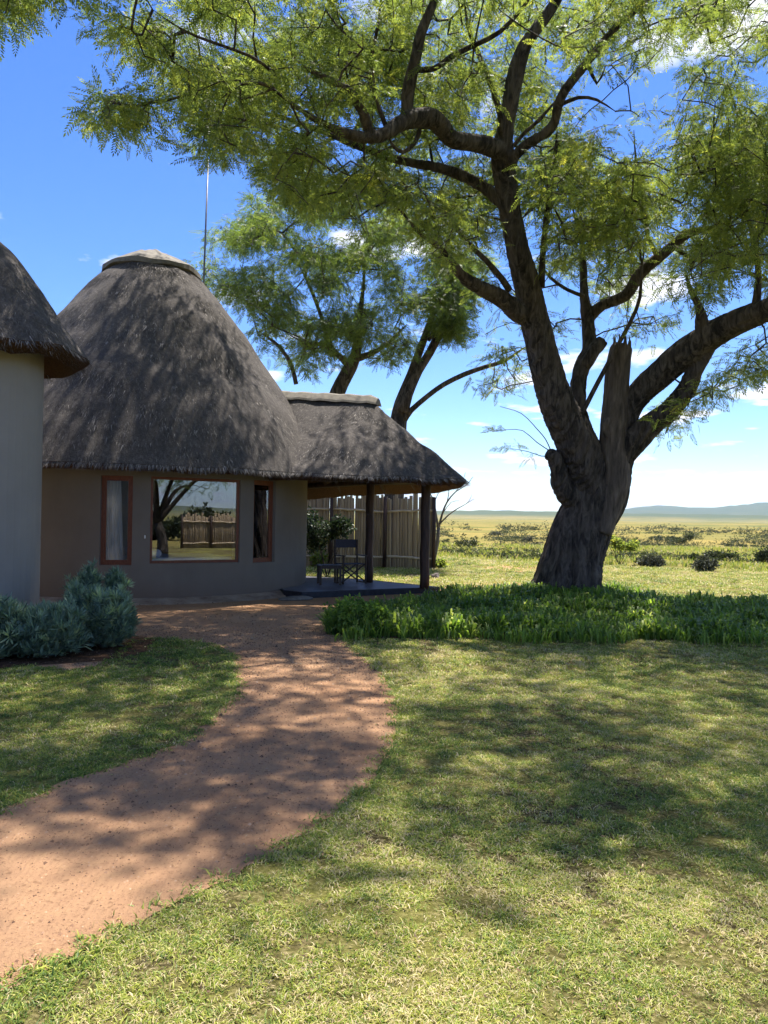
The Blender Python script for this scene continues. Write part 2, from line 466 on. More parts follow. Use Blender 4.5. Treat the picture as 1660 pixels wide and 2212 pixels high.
V = np.stack([RR * np.sin(AZ), RR * np.cos(AZ), H - .004 * (RR < 60)], -1).reshape(-1, 3)
na, nr = len(azs), len(rs)
ia, ir = np.meshgrid(np.arange(na), np.arange(nr - 1), indexing='ij')
ib = (ia + 1) % na
F = np.stack([ia*nr+ir, ia*nr+ir+1, ib*nr+ir+1, ib*nr+ir], -1).reshape(-1, 4)
link('ground', np_mesh('ground', V, F[:, ::-1], smooth=True), M['veld'])['kind'] = 'structure'

def veld_point(x, y):
    v = CAMR @ Vector(((x - 830) / FPX, (1106 - y) / FPX, -1.0)); v = v / v.y
    D = 20.0
    while D < 3000:
        px, pz = v.x * D, EYE + v.z * D
        z = float(terrain_h(np.array(math.atan2(px, D)), np.array(math.hypot(px, D))))
        if pz <= z: return Vector((px, D, z))
        D *= 1.03
    return Vector((v.x * D, D, 0))
# edges of the path, as found on the ground
path_px_left = [(-260,1850),(0,1755),(120,1700),(230,1662),(300,1640),(380,1610),(440,1570),(490,1525),(515,1485),(507,1445),(492,1412),(440,1390),(340,1380),(285,1392),(240,1430),(165,1450)]
path_px_right = [(-260,2330),(0,2150),(60,2115),(160,2068),(250,2022),(400,1950),(520,1890),(640,1818),(740,1742),(810,1680),(845,1620),(857,1560),(850,1500),(822,1450),(775,1412),(745,1385),(715,1370)]
def smooth_line(pts, n=6):
    out = []
    P = [2*pts[0]-pts[1]] + pts + [2*pts[-1]-pts[-2]]
    for i in range(len(pts) - 1):
        p0, p1, p2, p3 = P[i:i+4]
        for j in range(n):
            t = j / n
            out.append(0.5*((2*p1)+(p2-p0)*t+(2*p0-5*p1+4*p2-p3)*t*t+(3*p1-p0-3*p2+p3)*t**3))
    out.append(pts[-1]); return out
def wob(pts, a=.03):
    return [Vector((p.x + a * (random.random()-.5) * 2, p.y + a * (random.random()-.5) * 2, 0)) for p in pts]
pl = wob(smooth_line([onground(*p) for p in path_px_left]), .025)
pr = wob(smooth_line([onground(*p) for p in path_px_right]), .025)
bed_back = [Vector(p) for p in ((-.78,10.6,0),(-.80,11.6,0),(-.30,13.0,0),(.55,14.3,0),(1.4,15.6,0),(2.3,17.0,0))]
path_poly = [(p.x, p.y) for p in pl] + [(-7.5,9.6),(-8.5,16),(-6,22),(-1.5,17.2),(1.5,17.7),(3.2,18.6),(3.0,17.2)] + [(p.x, p.y) for p in reversed(bed_back)] + [(p.x, p.y) for p in reversed(pr)]
bed_poly = [(p.x, p.y) for p in bed_back] + [(3.6,17.6),(4.9,17.3),(5.6,16.2),(6.6,15.0),(7.8,14.3),(10.5,13.8),(13,13.6),(13,11.2),(9,10.9),(7.2,10.7),(6,10.8),(4.6,10.5),(3,10.5),(2,10.3),(1,10.42),(.3,10.3),(-.3,10.4)]
lawn_poly = [(-14,-4),(16,-4),(40,8),(30,22.5),(16,25.5),(9,28.5),(3.5,33),(0,36),(-9,38),(-14,20)]

def sheet(name, poly, z, mat, cell=0.35, kind='structure'):
    bm = bmesh.new()
    vs = [bm.verts.new((x, y, z)) for x, y in poly]
    f = bm.faces.new(vs)
    if f.normal.z < 0: f.normal_flip()
    bmesh.ops.triangulate(bm, faces=[f])
    me = bpy.data.meshes.new(name); bm.to_mesh(me); bm.free()
    for p in me.polygons:
        if p.normal.z < 0: pass
    o = link(name, me, mat); o['kind'] = kind
    return o
sheet('lawn', lawn_poly, .004, M['lawn'])
sheet('path', path_poly, .009, M['earth'])
sheet('flower_bed', bed_poly, .014, M['soil'])
shrub_soil = [(-7.5,7.6),(-4.2,7.75),(-3.6,8.1),(-3.0,8.4),(-2.75,8.9),(-2.9,9.9),(-4.2,11),(-7.5,11)]
sheet('shrub_bed', shrub_soil, .014, M['soil'])
bare = [onground(*p) for p in ((1040,1228),(1090,1222),(1150,1224),(1200,1229),(1180,1236),(1100,1236))]
sheet('bare_earth_patch', [(p.x, p.y) for p in bare], .009, M['earth'])
bare = [onground(*p) for p in ((960,1268),(1010,1262),(1100,1258),(1150,1262),(1090,1272),(1000,1280),(960,1284))]
sheet('bare_earth_patch', [(p.x, p.y) for p in bare], .013, M['earth'])

# grass blades
def blades(P, h, w, lean, rnd):
    """P (N,2) roots; makes bent two-segment blades; returns verts, tri faces, rnd"""
    N = len(P)
    a = rng.random(N) * 2 * np.pi
    d = np.stack([np.cos(a), np.sin(a)], 1)
    b = rng.random(N) * 2 * np.pi
    s = np.stack([np.cos(b), np.sin(b)], 1) * (w[:, None] / 2)
    z0 = np.full(N, .004)
    v0 = np.column_stack([P - s, z0]); v1 = np.column_stack([P + s, z0])
    m = P + d * (h * lean * .35)[:, None]
    v2 = np.column_stack([m + s * .8, h * .62]); v3 = np.column_stack([m - s * .8, h * .62])
    tp = P + d * (h * lean)[:, None]
    v4 = np.column_stack([tp, h * (1 - .25 * lean)])
    V = np.stack([v0, v1, v2, v3, v4], 1).reshape(-1, 3)
    i = (np.arange(N) * 5)[:, None]
    F = np.concatenate([i + [0, 1, 2], i + [0, 2, 3], i + [3, 2, 4]], 1).reshape(-1, 3)
    return V, F, np.repeat(rnd, 3)
def gn_scatter(name, tmpls, pos, rot, scl, tint, mat, parent=None):
    """one object whose leaves are copies of small meshes set on its points"""
    me = bpy.data.meshes.new(name)
    me.vertices.add(len(pos)); me.vertices.foreach_set('co', np.asarray(pos, dtype=np.float32).ravel()); me.update()
    for nm, ty, key, dat in (('rot', 'FLOAT_VECTOR', 'vector', rot), ('scl', 'FLOAT', 'value', scl), ('tint', 'FLOAT', 'value', tint), ('pick', 'INT', 'value', rng.integers(0, len(tmpls), len(pos)))):
        at_ = me.attributes.new(nm, ty, 'POINT')
        at_.data.foreach_set(key, np.asarray(dat, dtype=np.int32 if ty == 'INT' else np.float32).ravel())
    o = link(name, me, mat, parent)
    ng = bpy.data.node_groups.new(name + '_nodes', 'GeometryNodeTree')
    ng.interface.new_socket('Geometry', in_out='INPUT', socket_type='NodeSocketGeometry')
    ng.interface.new_socket('Geometry', in_out='OUTPUT', socket_type='NodeSocketGeometry')
    N = ng.nodes; K = ng.links
    gi = N.new('NodeGroupInput'); go = N.new('NodeGroupOutput')
    ip = N.new('GeometryNodeInstanceOnPoints'); jn = N.new('GeometryNodeJoinGeometry')
    for k, tme in enumerate(tmpls):
        src = bpy.data.objects.new(name + '_source', tme)
        oi = N.new('GeometryNodeObjectInfo'); oi.inputs['Object'].default_value = src; oi.inputs['As Instance'].default_value = False
        g2 = N.new('GeometryNodeGeometryToInstance')
        K.new(oi.outputs['Geometry'], g2.inputs[0]); K.new(g2.outputs[0], jn.inputs[0])
    def na(nm, ty):
        q = N.new('GeometryNodeInputNamedAttribute'); q.data_type = ty; q.inputs['Name'].default_value = nm; return q.outputs['Attribute']
    K.new(gi.outputs[0], ip.inputs['Points']); K.new(jn.outputs[0], ip.inputs['Instance'])
    ip.inputs['Pick Instance'].default_value = True
    K.new(na('pick', 'INT'), ip.inputs['Instance Index'])
    er = N.new('FunctionNodeEulerToRotation'); K.new(na('rot', 'FLOAT_VECTOR'), er.inputs[0]); K.new(er.outputs[0], ip.inputs['Rotation'])
    K.new(na('scl', 'FLOAT'), ip.inputs['Scale'])
    K.new(ip.outputs[0], go.inputs[0])
    md = o.modifiers.new('scatter', 'NODES'); md.node_group = ng
    return o

def tuft(seed, nbl, rad, h0, h1, w, lean=(.4, 1.8)):
    tr = np.random.default_rng(seed)
    P = tr.normal(0, rad, (nbl, 2))
    r0 = np.clip(tr.beta(2, 2.0, nbl) * .82, 0, .82)
    r0 = np.where(tr.random(nbl) < .16, tr.uniform(.85, 1, nbl), r0)
    V, F, r = blades(P, tr.uniform(h0, h1, nbl), np.full(nbl, w) * tr.uniform(.7, 1.3, nbl), tr.uniform(lean[0], lean[1], nbl), r0)
    V[:, 2] -= .004
    me = np_mesh('tuft', V, F, r); me.materials.append(M['grass']); return me
def scatter_lawn():
    P, S, T = [], [], []
    bands = [(2.1, 3.6, 2000, .85), (3.6, 5.4, 1350, 1.0), (5.4, 8, 720, 1.25), (8, 11.5, 330, 1.6), (11.5, 17, 130, 2.2), (17, 26, 50, 3.2), (26, 37, 24, 4.2)]
    for y0, y1, dens, sc0 in bands:
        xm = y1 * .56 + .4
        n = int((y1 - y0) * 2 * xm * dens)
        x = rng.uniform(-xm, xm, n); y = rng.uniform(y0, y1, n)
        ok = (np.abs(x) < y * .54 + .5) & inpoly(x, y, lawn_poly)
        jx = x + rng.normal(0, .025, n); jy = y + rng.normal(0, .025, n)
        ok &= ~inpoly(jx, jy, path_poly) & ~inpoly(x, y, bed_poly) & ~inpoly(x, y, shrub_soil)
        dn = fnoise(x * 3.1, y * 3.1, 4)
        ok &= rng.random(n) < np.clip((dn - .27) * 5, .25, 1) * np.clip((vnoise(x * 11 + 3, y * 11) * .6 + vnoise(x * 23, y * 23 + 8) * .4 - .25) * 3.4, .04, 1)
        x, y = x[ok], y[ok]; n = len(x)
        nn = fnoise(x * 1.3 + 40, y * 1.3 + 3, 4)
        lush = np.where((x < -1.0) & (y < 11), -.20, 0) + np.where(y > 17, .06, 0)
        P.append(np.column_stack([x, y, np.full(n, .004)])); S.append(sc0 * rng.uniform(.7, 1.2, n) * (.7 + .6 * fnoise(x * .8 + 4, y * .8 + 30, 3)))
        T.append((nn - .5) * .85 + rng.normal(.12, .19, n) + lush)
    for line in (pl, pr):      # taller grass along the edges of the path
        L = [p for p in line if 1.5 < p.y < 12]
        for a, b in zip(L[:-1], L[1:]):
            n = max(1, int((b - a).length * 26)); t = rng.random(n)
            x = a.x + (b.x - a.x) * t + rng.normal(0, .03, n); y = a.y + (b.y - a.y) * t + rng.normal(0, .03, n)
            P.append(np.column_stack([x, y, np.full(n, .004)])); S.append(rng.uniform(1.0, 1.7, n)); T.append(rng.normal(-.1, .1, n))
    return np.concatenate(P), np.concatenate(S), np.concatenate(T)
Pg, Sg, Tg = scatter_lawn()
print('tufts', len(Pg))
tufts = [tuft(k, 26, .024, .008, .030, .0046) for k in range(9)]
rot = np.column_stack([rng.normal(0, .08, len(Pg)), rng.normal(0, .08, len(Pg)), rng.random(len(Pg)) * 6.28])
g = gn_scatter('lawn_grass', tufts, Pg, rot, Sg, Tg, M['grass'])
tag(g, 'short mown green and straw coloured grass on the lawn either side of the path', 'grass', kind='stuff')

# pebbles and bits on the path
def pebbles():
    Vs, Fs = [], []
    n = 60000
    x = rng.uniform(-6, 2, n); y = 2.2 + 9 * rng.random(n) ** 1.3
    ok = inpoly(x, y, path_poly); x, y = x[ok], y[ok]; n = len(x)
    s = (.0020 + .0055 * rng.random(n) ** 2 + (rng.random(n) < .02) * .006) * np.clip(y / 4, 1, 2)
    t = np.array([[1,0,0],[-.5,.87,0],[-.5,-.87,0],[0,0,.8]])
    a = rng.random(n) * 6.28
    ca, sa = np.cos(a), np.sin(a)
    V = np.stack([x[:,None] + s[:,None]*(t[:,0]*ca[:,None]-t[:,1]*sa[:,None]), y[:,None] + s[:,None]*(t[:,0]*sa[:,None]+t[:,1]*ca[:,None]), .0085 + s[:,None]*t[:,2] + 0*x[:,None]], -1).reshape(-1,3)
    i = (np.arange(n)*4)[:,None]
    F = np.concatenate([i+[0,1,3], i+[1,2,3], i+[2,0,3]],1).reshape(-1,3)
    return V, F
def litter(n):
    x = rng.uniform(-6, 8, n); y = 2.2 + 12 * rng.random(n) ** 1.2
    ok = (np.abs(x) < y * .54 + .3) & (rng.random(n) < np.clip((fnoise(x * 1.2 + 5, y * 1.2, 3) - .35) * 4, .05, 1)) & ~inpoly(x, y, bed_poly)
    x, y = x[ok], y[ok]; n = len(x)
    L = rng.uniform(.008, .026, n) * np.clip(y / 5, 1, 1.8); W = L * rng.uniform(.12, .4, n)
    a = rng.random(n) * 6.28; tz = rng.normal(0, .4, n)
    d = np.column_stack([np.cos(a) * np.cos(tz), np.sin(a) * np.cos(tz), np.sin(tz)]) * L[:, None] / 2
    s = np.column_stack([-np.sin(a), np.cos(a), rng.normal(0, .4, n)]) * W[:, None] / 2
    z = np.where(inpoly(x, y, path_poly), .013, rng.uniform(.018, .034, n)) + np.abs(d[:, 2])
    c = np.column_stack([x, y, z])
    V = np.stack([c - d, c - s, c + d, c + s], 1).reshape(-1, 3)
    return V, np.arange(n * 4).reshape(-1, 4), rng.random(n)
V, F, r_ = litter(34000)
g = link('leaf_litter', np_mesh('leaf_litter', V, F, r_), M['dry_leaf'])
tag(g, 'fallen dry leaflets and clippings scattered over lawn and path', 'litter', kind='stuff')
V, F = pebbles()
g = link('gravel', np_mesh('gravel', V, F, np.repeat(rng.random(len(F) // 3), 3)), M['grit'])
tag(g, 'loose grit and small pebbles scattered over the red earth path', 'gravel', kind='stuff')

# ------------------------------------------------------------------ thatched roofs (loft from an upper loop to an eave loop)
def thatch_roof(parent, loops, name='roof', strands=30000, seed=1, thick=.22, length=(.10,.26), wid=.011):
    """loops: list of closed loops (top to eave), each an (n,3) array with the same n"""
    lr = np.random.default_rng(seed)
    L = np.array(loops)                        # (k, n, 3)
    k, n, _ = L.shape
    # resample between loops
    m = 46
    tt = np.linspace(0, k - 1, m)
    i0 = np.minimum(tt.astype(int), k - 2); ft = (tt - i0)[:, None, None]
    S = L[i0] * (1 - ft) + L[i0 + 1] * ft
    cen = L.mean(axis=(0, 1))
    # smoothing pass over the profile
    for _ in range(3):
        S[1:-1] = (S[:-2] + 2 * S[1:-1] + S[2:]) / 4
    ang = np.arange(n) / n
    # normals
    dT = np.gradient(S, axis=0); dA = (np.roll(S, -1, 1) - np.roll(S, 1, 1))
    Nn = np.cross(dA, dT); Nn /= np.linalg.norm(Nn, axis=2, keepdims=True) + 1e-9
    if (Nn[m // 2, :, 2].mean() < 0): Nn = -Nn
    bump = (fnoise(S[..., 0] * 1.4 + S[..., 1] * 1.1, S[..., 2] * 1.1 + S[..., 1] * .9, 4) - .5) * .15
    Sb = S + Nn * bump[..., None]
    V = Sb.reshape(-1, 3)
    a, b = np.meshgrid(np.arange(m - 1), np.arange(n), indexing='ij'); b2 = (b + 1) % n
    F = np.stack([a*n+b, (a+1)*n+b, (a+1)*n+b2, a*n+b2], -1).reshape(-1, 4)
    o = link(name, np_mesh(name, V, F, lr.random(len(F)) * 0, smooth=True), M['thatch'], parent)
    # underside: lip cut square to the slope, then back up under the thatch
    top = Sb[-1]; nrm = Nn[-1]
    lip = top - nrm * thick + (lr.random((n, 1)) - .5) * .03
    inner = Sb[int(m * .50)] - Nn[int(m * .5)] * thick * 1.1
    inner2 = Sb[2] - Nn[2] * thick
    V2 = np.concatenate([top, lip, inner, inner2])
    f = []
    for r0 in range(3):
        for j in range(n):
            j2 = (j + 1) % n
            f.append((r0*n+j, r0*n+j2, (r0+1)*n+j2, (r0+1)*n+j))
    link('thatch_underside', np_mesh('thatch_underside', V2, np.array(f)[:, ::-1], smooth=False), M['thatch_under'], parent)
    # straw ends: fine reed blades lying down the slope
    area_w = np.linalg.norm(dA, axis=2) * np.linalg.norm(dT, axis=2)
    p = (area_w / area_w.sum()).ravel()
    idx = lr.choice(m * n, strands, p=p)
    ii, jj = idx // n, idx % n
    i1 = np.minimum(ii + 1, m - 1); j1 = (jj + 1) % n
    u, v = lr.random((strands, 1)), lr.random((strands, 1))
    A = Sb[ii, jj]; B = Sb[i1, jj]; C = Sb[ii, j1]
    pos = A + (B - A) * u + (C - A) * v
    nn = Nn[ii, jj]
    dn = dT[np.minimum(ii, m - 2), jj]; dn = dn / (np.linalg.norm(dn, axis=1, keepdims=True) + 1e-9)
    side = np.cross(nn, dn)
    ln = lr.uniform(length[0], length[1], (strands, 1))
    dirv = dn + side * lr.normal(0, .22, (strands, 1)) + nn * lr.uniform(.0, .13, (strands, 1))
    dirv /= np.linalg.norm(dirv, axis=1, keepdims=True)
    w = lr.uniform(.5, 1.3, (strands, 1)) * wid
    s2 = np.cross(dirv, nn); s2 = s2 / (np.linalg.norm(s2, axis=1, keepdims=True) + 1e-9)
    p0 = pos - nn * .01
    V = np.stack([p0 - s2 * w, p0 + s2 * w, p0 + dirv * ln + s2 * w * .4], 1).reshape(-1, 3)
    # a ragged fringe round the eave
    ne = 5200
    jj = lr.integers(0, n, ne); v = lr.random((ne, 1)); q = lr.random((ne, 1))
    E = top[jj] * (1 - v) + top[(jj + 1) % n] * v; nn = nrm[jj]; E = E - nn * thick * q
    dn = dT[-1, jj]; dn = dn / np.linalg.norm(dn, axis=1, keepdims=True)
    d2 = dn + lr.normal(0, .14, (ne, 3)); d2 /= np.linalg.norm(d2, axis=1, keepdims=True)
    sd = np.cross(nn, dn); w = lr.uniform(.5, 1.3, (ne, 1)) * wid * .8
    E0 = E - dn * .06
    le = lr.uniform(.07, .12, (ne, 1)) + (lr.random((ne, 1)) < .04) * lr.uniform(0, .12, (ne, 1))
    Ve = np.stack([E0 - sd * w, E0 + sd * w, E0 + d2 * le], 1).reshape(-1, 3)
    Va = np.concatenate([V, Ve]); Fa = np.arange(len(Va)).reshape(-1, 3)
    rv = np.clip(lr.beta(2, 2.4, len(Fa)), 0, 1)
    s = link('thatch_straw', np_mesh('thatch_straw', Va, Fa, rv), M['straw'], parent)
    s['kind'] = 'stuff'
    return o

def ring(cx, cy, r, z, n=96, el=0.0):
    a = np.arange(n) / n * 2 * np.pi
    return np.stack([cx + (r) * np.cos(a), cy + r * np.sin(a), np.full(n, z)], 1)

# ------------------------------------------------------------------ middle hut
HC = Vector((-5.37, 17.5)); HR = 3.6; WALL_T = .26
hut = empty('thatched_hut', (HC.x, HC.y, 0))
tag(hut, 'round taupe plastered hut with tall conical thatched roof, cement cap and three timber windows', 'hut')
def local(parent, o):
    """keep world coordinates of a mesh built in world space under a parent empty"""
    o.matrix_parent_inverse = Matrix.Translation(-parent.location) if parent.rotation_euler.z == 0 else parent.matrix_world.inverted()
    return o
class Under:
    """adopts meshes modelled in world coordinates"""
    def __init__(s, p): s.p = p
    def __call__(s, o):
        o.parent = s.p
        q = s.p
        L = Vector((0, 0, 0))
        while q is not None:
            L += q.location; q = q.parent
        me = o.data
        me.transform(Matrix.Translation(-L))
        return o

def ang_of(x, y=1120, r=HR):
    """angle on the hut's wall of the point seen at layout x"""
    v = CAMR @ Vector(((x - 830) / FPX, (1106 - y) / FPX, -1.0))
    m = v.x / v.y
    a = 1 + m*m; b = -2 * (m * HC.x + HC.y); c = HC.x**2 + HC.y**2 - r*r
    D = (-b - math.sqrt(b*b - 4*a*c)) / (2*a)
    return math.atan2(D - HC.y, m * D - HC.x), D
def wp(a, r, z): return Vector((HC.x + r * math.cos(a), HC.y + r * math.sin(a), z))
wins = []
for (x0, x1, yt, yb) in ((216, 286, 1027, 1221), (325, 519, 1032, 1217), (548, 595, 1038, 1215)):
    a0, D0 = ang_of(x0); a1, D1 = ang_of(x1)
    am, Dm = ang_of((x0 + x1) / 2)
    zt = at((x0+x1)/2, yt, Dm).z; zb = at((x0+x1)/2, yb, Dm).z
    wins.append((a0, a1, zb, zt))
WH = 2.62
def hut_wall():
    bm = MB()
    cuts = sorted([w[0] for w in wins] + [w[1] for w in wins])
    angs = []
    step = R(2.5)
    a = cuts[0]; full = [cuts[0]]
    allc = cuts + [cuts[0] + 2 * math.pi]
    segs = []
    for c0, c1 in zip(allc[:-1], allc[1:]):
        n = max(1, round((c1 - c0) / step))
        for i in range(n):
            segs.append((c0 + (c1-c0)*i/n, c0 + (c1-c0)*(i+1)/n))
    def q(p): bm.add(p, [(0,1,2,3)])
    for s0, s1 in segs:
        mid = (s0 + s1) / 2
        w = next((w for w in wins if w[0] - 1e-6 < mid < w[1] + 1e-6), None)
        spans = [(0, WH)] if w is None else [(0, w[2]), (w[3], WH)]
        for z0, z1 in spans:
            for r, o in ((HR, 1), (HR - WALL_T, -1)):
                p = [wp(s0, r, z0), wp(s1, r, z0), wp(s1, r, z1), wp(s0, r, z1)]
                q(p if o > 0 else p[::-1])
        if w is not None:
            q([wp(s0, HR, w[2]), wp(s1, HR, w[2]), wp(s1, HR-WALL_T, w[2]), wp(s0, HR-WALL_T, w[2])])
            q([wp(s0, HR, w[3]), wp(s0, HR-WALL_T, w[3]), wp(s1, HR-WALL_T, w[3]), wp(s1, HR, w[3])])
        q([wp(s0, HR, WH), wp(s1, HR, WH), wp(s1, HR-WALL_T, WH), wp(s0, HR-WALL_T, WH)])
    for w in wins:
        for a, sgn in ((w[0], 1), (w[1], -1)):
            p = [wp(a, HR, w[2]), wp(a, HR-WALL_T, w[2]), wp(a, HR-WALL_T, w[3]), wp(a, HR, w[3])]
            q(p if sgn > 0 else p[::-1])
    return bm
U = Under(hut)
U(hut_wall().build('wall', M['wall']))
# footing apron
ap = MB()
n = 90
prof = [(HR - .02, .10), (HR + .10, .085), (HR + .34, .03), (HR + .40, .0)]
rows = []
for r0, z0 in prof:
    rows.append([wp(2*math.pi*i/n, r0 + (.05 * (random.random()-.5) if z0 < .09 else 0), z0) for i in range(n)])
for k in range(3):
    for i in range(n):
        j = (i + 1) % n
        ap.add([rows[k][i], rows[k+1][i], rows[k+1][j], rows[k][j]], [(0,1,2,3)])
t = NT('footing'); n1 = t.noise(t.coord('Object'), 3, 6, .65)
t.base(t.ramp(n1, [(.35, (.20,.13,.085)), (.65, (.40,.31,.225))]), .9); t.bump(n1, .4, .02)
U(ap.build('footing', t.m))
# windows
for wi, (a0, a1, zb, zt) in enumerate(wins):
    rr = HR - .05
    p0 = wp(a0, rr, 0); p1 = wp(a1, rr, 0)
    if wi == 1:
        rr = HR - .02
        p0 = wp(a0, rr, 0); p1 = wp(a1, rr, 0)
    cx = (p0 + p1) / 2
    ex = (p1 - p0); Wd = ex.length; ex.normalize()
    ey = Vector((-ex.y, ex.x, 0))          # into the room
    if ey.dot(Vector((HC.x, HC.y, 0)) - cx) < 0: ey = -ey
    Mx = Matrix.Identity(4)
    Mx.col[0] = ex.to_4d(); Mx.col[1] = ey.to_4d(); Mx.col[2] = (0, 0, 1, 0); Mx.col[3] = (cx.x, cx.y, zb, 1)
    Mx[3][0] = Mx[3][1] = Mx[3][2] = 0
    H_ = zt - zb; t_ = .055 if wi != 1 else .05; hw = Wd / 2 + .002
    d0 = .02
    fr = MB()
    fr.box(-hw, -hw + t_, d0, d0 + .07, 0, H_, Mx); fr.box(hw - t_, hw, d0, d0 + .07, 0, H_, Mx)
    fr.box(-hw + t_, hw - t_, d0, d0 + .07, 0, t_, Mx); fr.box(-hw + t_, hw - t_, d0, d0 + .07, H_ - t_, H_, Mx)
    win = U(fr.build('window', M['timber']))
    UW = Under(win)
    gl = MB()
    if wi == 1:
        gl.box(-hw + t_, hw - t_, d0 + .03, d0 + .036, t_, H_ - t_, Mx)
    else:
        ca = MB(); t2 = .035     # opening sash
        ca.box(-hw + t_, -hw + t_ + t2, d0 + .01, d0 + .055, t_, H_ - t_, Mx); ca.box(hw - t_ - t2, hw - t_, d0 + .01, d0 + .055, t_, H_ - t_, Mx)
        ca.box(-hw + t_ + t2, hw - t_ - t2, d0 + .01, d0 + .055, t_, t_ + t2, Mx); ca.box(-hw + t_ + t2, hw - t_ - t2, d0 + .01, d0 + .055, H_ - t_ - t2, H_ - t_, Mx)
        o = ca.build('sash', M['timber']); o.parent = win; o.data.transform(Matrix.Translation(-hut.location))
        gl.box(-hw + t_ + t2, hw - t_ - t2, d0 + .03, d0 + .036, t_ + t2, H_ - t_ - t2, Mx)
    o = gl.build('pane', M['glass']); o.parent = win; o.data.transform(Matrix.Translation(-hut.location))
    if wi != 1:      # curtains
        cm = MB(); nx = 60; cw0 = -hw + .02; cw1 = hw * (.12 if wi == 0 else 1.0); 
        rowsz = np.linspace(-.05, H_ + .08, 14)
        g = []
        for zi, z in enumerate(rowsz):
            f = zi / 13
            e1 = cw1 + (.08 * (1 - f) if wi == 0 else 0)
            g.append([Mx @ Vector((cw0 + (e1 - cw0) * i / nx, (.125 if wi == 0 else .115) + .025 * math.sin(i * .62 + .6*math.sin(f*2)) * (1.15 - .5*f) + .012*math.sin(i*.37), z)) for i in range(nx + 1)])
        for zi in range(13):
            for i in range(nx):
                cm.add([g[zi][i], g[zi][i+1], g[zi+1][i+1], g[zi+1][i]], [(0,1,2,3)])
        cur = link('curtain', cm.mesh('curtain'), M['curtain'], smooth=True)
        bmm = bmesh.new(); bmm.from_mesh(cur.data); bmesh.ops.remove_doubles(bmm, verts=bmm.verts, dist=1e-5); bmm.to_mesh(cur.data); bmm.free()
        cur.data.polygons.foreach_set('use_smooth', np.ones(len(cur.data.polygons), dtype=bool))
        tag(cur, ['white curtain drawn half across behind the left narrow window of the round hut',
                  '', 'white curtain hanging behind the right narrow window of the round hut'][wi], 'curtain', 'white curtains in the hut')
# little white hook between the windows
ah, _ = ang_of(314)
hk = MB(); hk.tube([wp(ah, HR, 1.20), wp(ah, HR + .03, 1.19), wp(ah, HR + .035, 1.24)], .012, 6)
U(hk.build('wall_hook', M['white']))
# room floor, bed
fl = MB(); fl.add([wp(2*math.pi*i/48, HR - WALL_T, .06) for i in range(48)], [tuple(range(48))])
U(fl.build('floor', M['room']))
am = (wins[1][0] + wins[1][1]) / 2
bc = wp(am, HR - 1.45, 0)
bed = empty('bed', bc, am + math.pi/2)
tag(bed, 'low bed with pale bluish linen seen through the large window of the round hut', 'bed')
b = MB(); b.box(-1.0, 1.0, -.9, .9, .12, .40); b.build('base', M['dark_wood'], bed)
b = MB(); b.box(-1.0, 1.0, -.9, .9, .402, .80); b.build('mattress', M['linen'], bed, bevel=.05)
b = MB(); b.box(-.95, -.45, -.7, .0, .80, .95); b.build('pillow', M['linen'], bed, bevel=.06, smooth=True)
b = MB(); b.box(-.95, -.45, .05, .75, .80, .95); b.build('pillow', M['linen'], bed, bevel=.06, smooth=True)
# roof
prof = [(.35, 7.45), (1.0, 7.08), (1.6, 6.43), (2.24, 5.54), (2.85, 4.68), (3.35, 3.98), (3.85, 3.20), (4.24, 2.50)]
roof_e = empty('roof', (0, 0, 0)); roof_e.parent = hut
def world_child(o, *ps):
    pass
loops = [ring(0, 0, r, z) for r, z in prof]
thatch_roof(hut, loops, strands=105000, seed=3, wid=.0085, length=(.07,.19))
bpy.data.objects.remove(roof_e)
cp = MB()
cprof = [(0, 7.60), (.30, 7.575), (.62, 7.42), (.98, 7.22), (1.08, 7.15), (1.09, 7.05), (.95, 7.02), (.3, 7.1)]
n = 40
for k in range(len(cprof) - 1):
    for i in range(n):
        a, b_ = 2*math.pi*i/n, 2*math.pi*(i+1)/n
        (r0, z0), (r1, z1) = cprof[k], cprof[k+1]
        j0 = .02*math.sin(a*5+k)+.012*math.sin(a*11); j1 = .02*math.sin(b_*5+k)+.012*math.sin(b_*11)
        j2 = .02*math.sin(a*5+k+1)+.012*math.sin(a*11); j3 = .02*math.sin(b_*5+k+1)+.012*math.sin(b_*11)
        cp.add([(r0*math.cos(a), r0*math.sin(a), z0+j0*(r0>0)), (r1*math.cos(a), r1*math.sin(a), z1+j2), (r1*math.cos(b_), r1*math.sin(b_), z1+j3), (r0*math.cos(b_), r0*math.sin(b_), z0+j1*(r0>0))], [(0,1,2,3)] if r0 > 0 else [(0,1,2)])
cp.build('roof_cap', M['cement'], hut)

# ------------------------------------------------------------------ left hut (rounded end of a taller building)
lh = empty('tall_thatched_building', (-5.6, 10.6, 0))
tag(lh, 'tall grey plastered building with rounded end and dark thatch eave at the left edge', 'building')
def stadium(r, z, L=7.5, n=96, zj=0.0):
    """rounded at the +X end, closed by a round end at -L"""
    pts = []
    per = 2 * math.pi * r + 2 * L
    for i in range(n):
        s = i / n * 4
        if s < 1:      # right end, from -90 to +90
            a = -math.pi/2 + s * math.pi; p = (r * math.cos(a), r * math.sin(a))
        elif s < 2: p = (-(s - 1) * L, r)
        elif s < 3:
            a = math.pi/2 + (s - 2) * math.pi; p = (-L + r * math.cos(a), r * math.sin(a))
        else: p = (-L + (s - 3) * L, -r)
        pts.append((p[0], p[1], z))
    return np.array(pts)
def extrude_loop(mb, lo, z0, z1):
    n = len(lo)
    for i in range(n):
        j = (i + 1) % n
        mb.add([(lo[i][0], lo[i][1], z0), (lo[j][0], lo[j][1], z0), (lo[j][0], lo[j][1], z1), (lo[i][0], lo[i][1], z1)], [(0,1,2,3)])
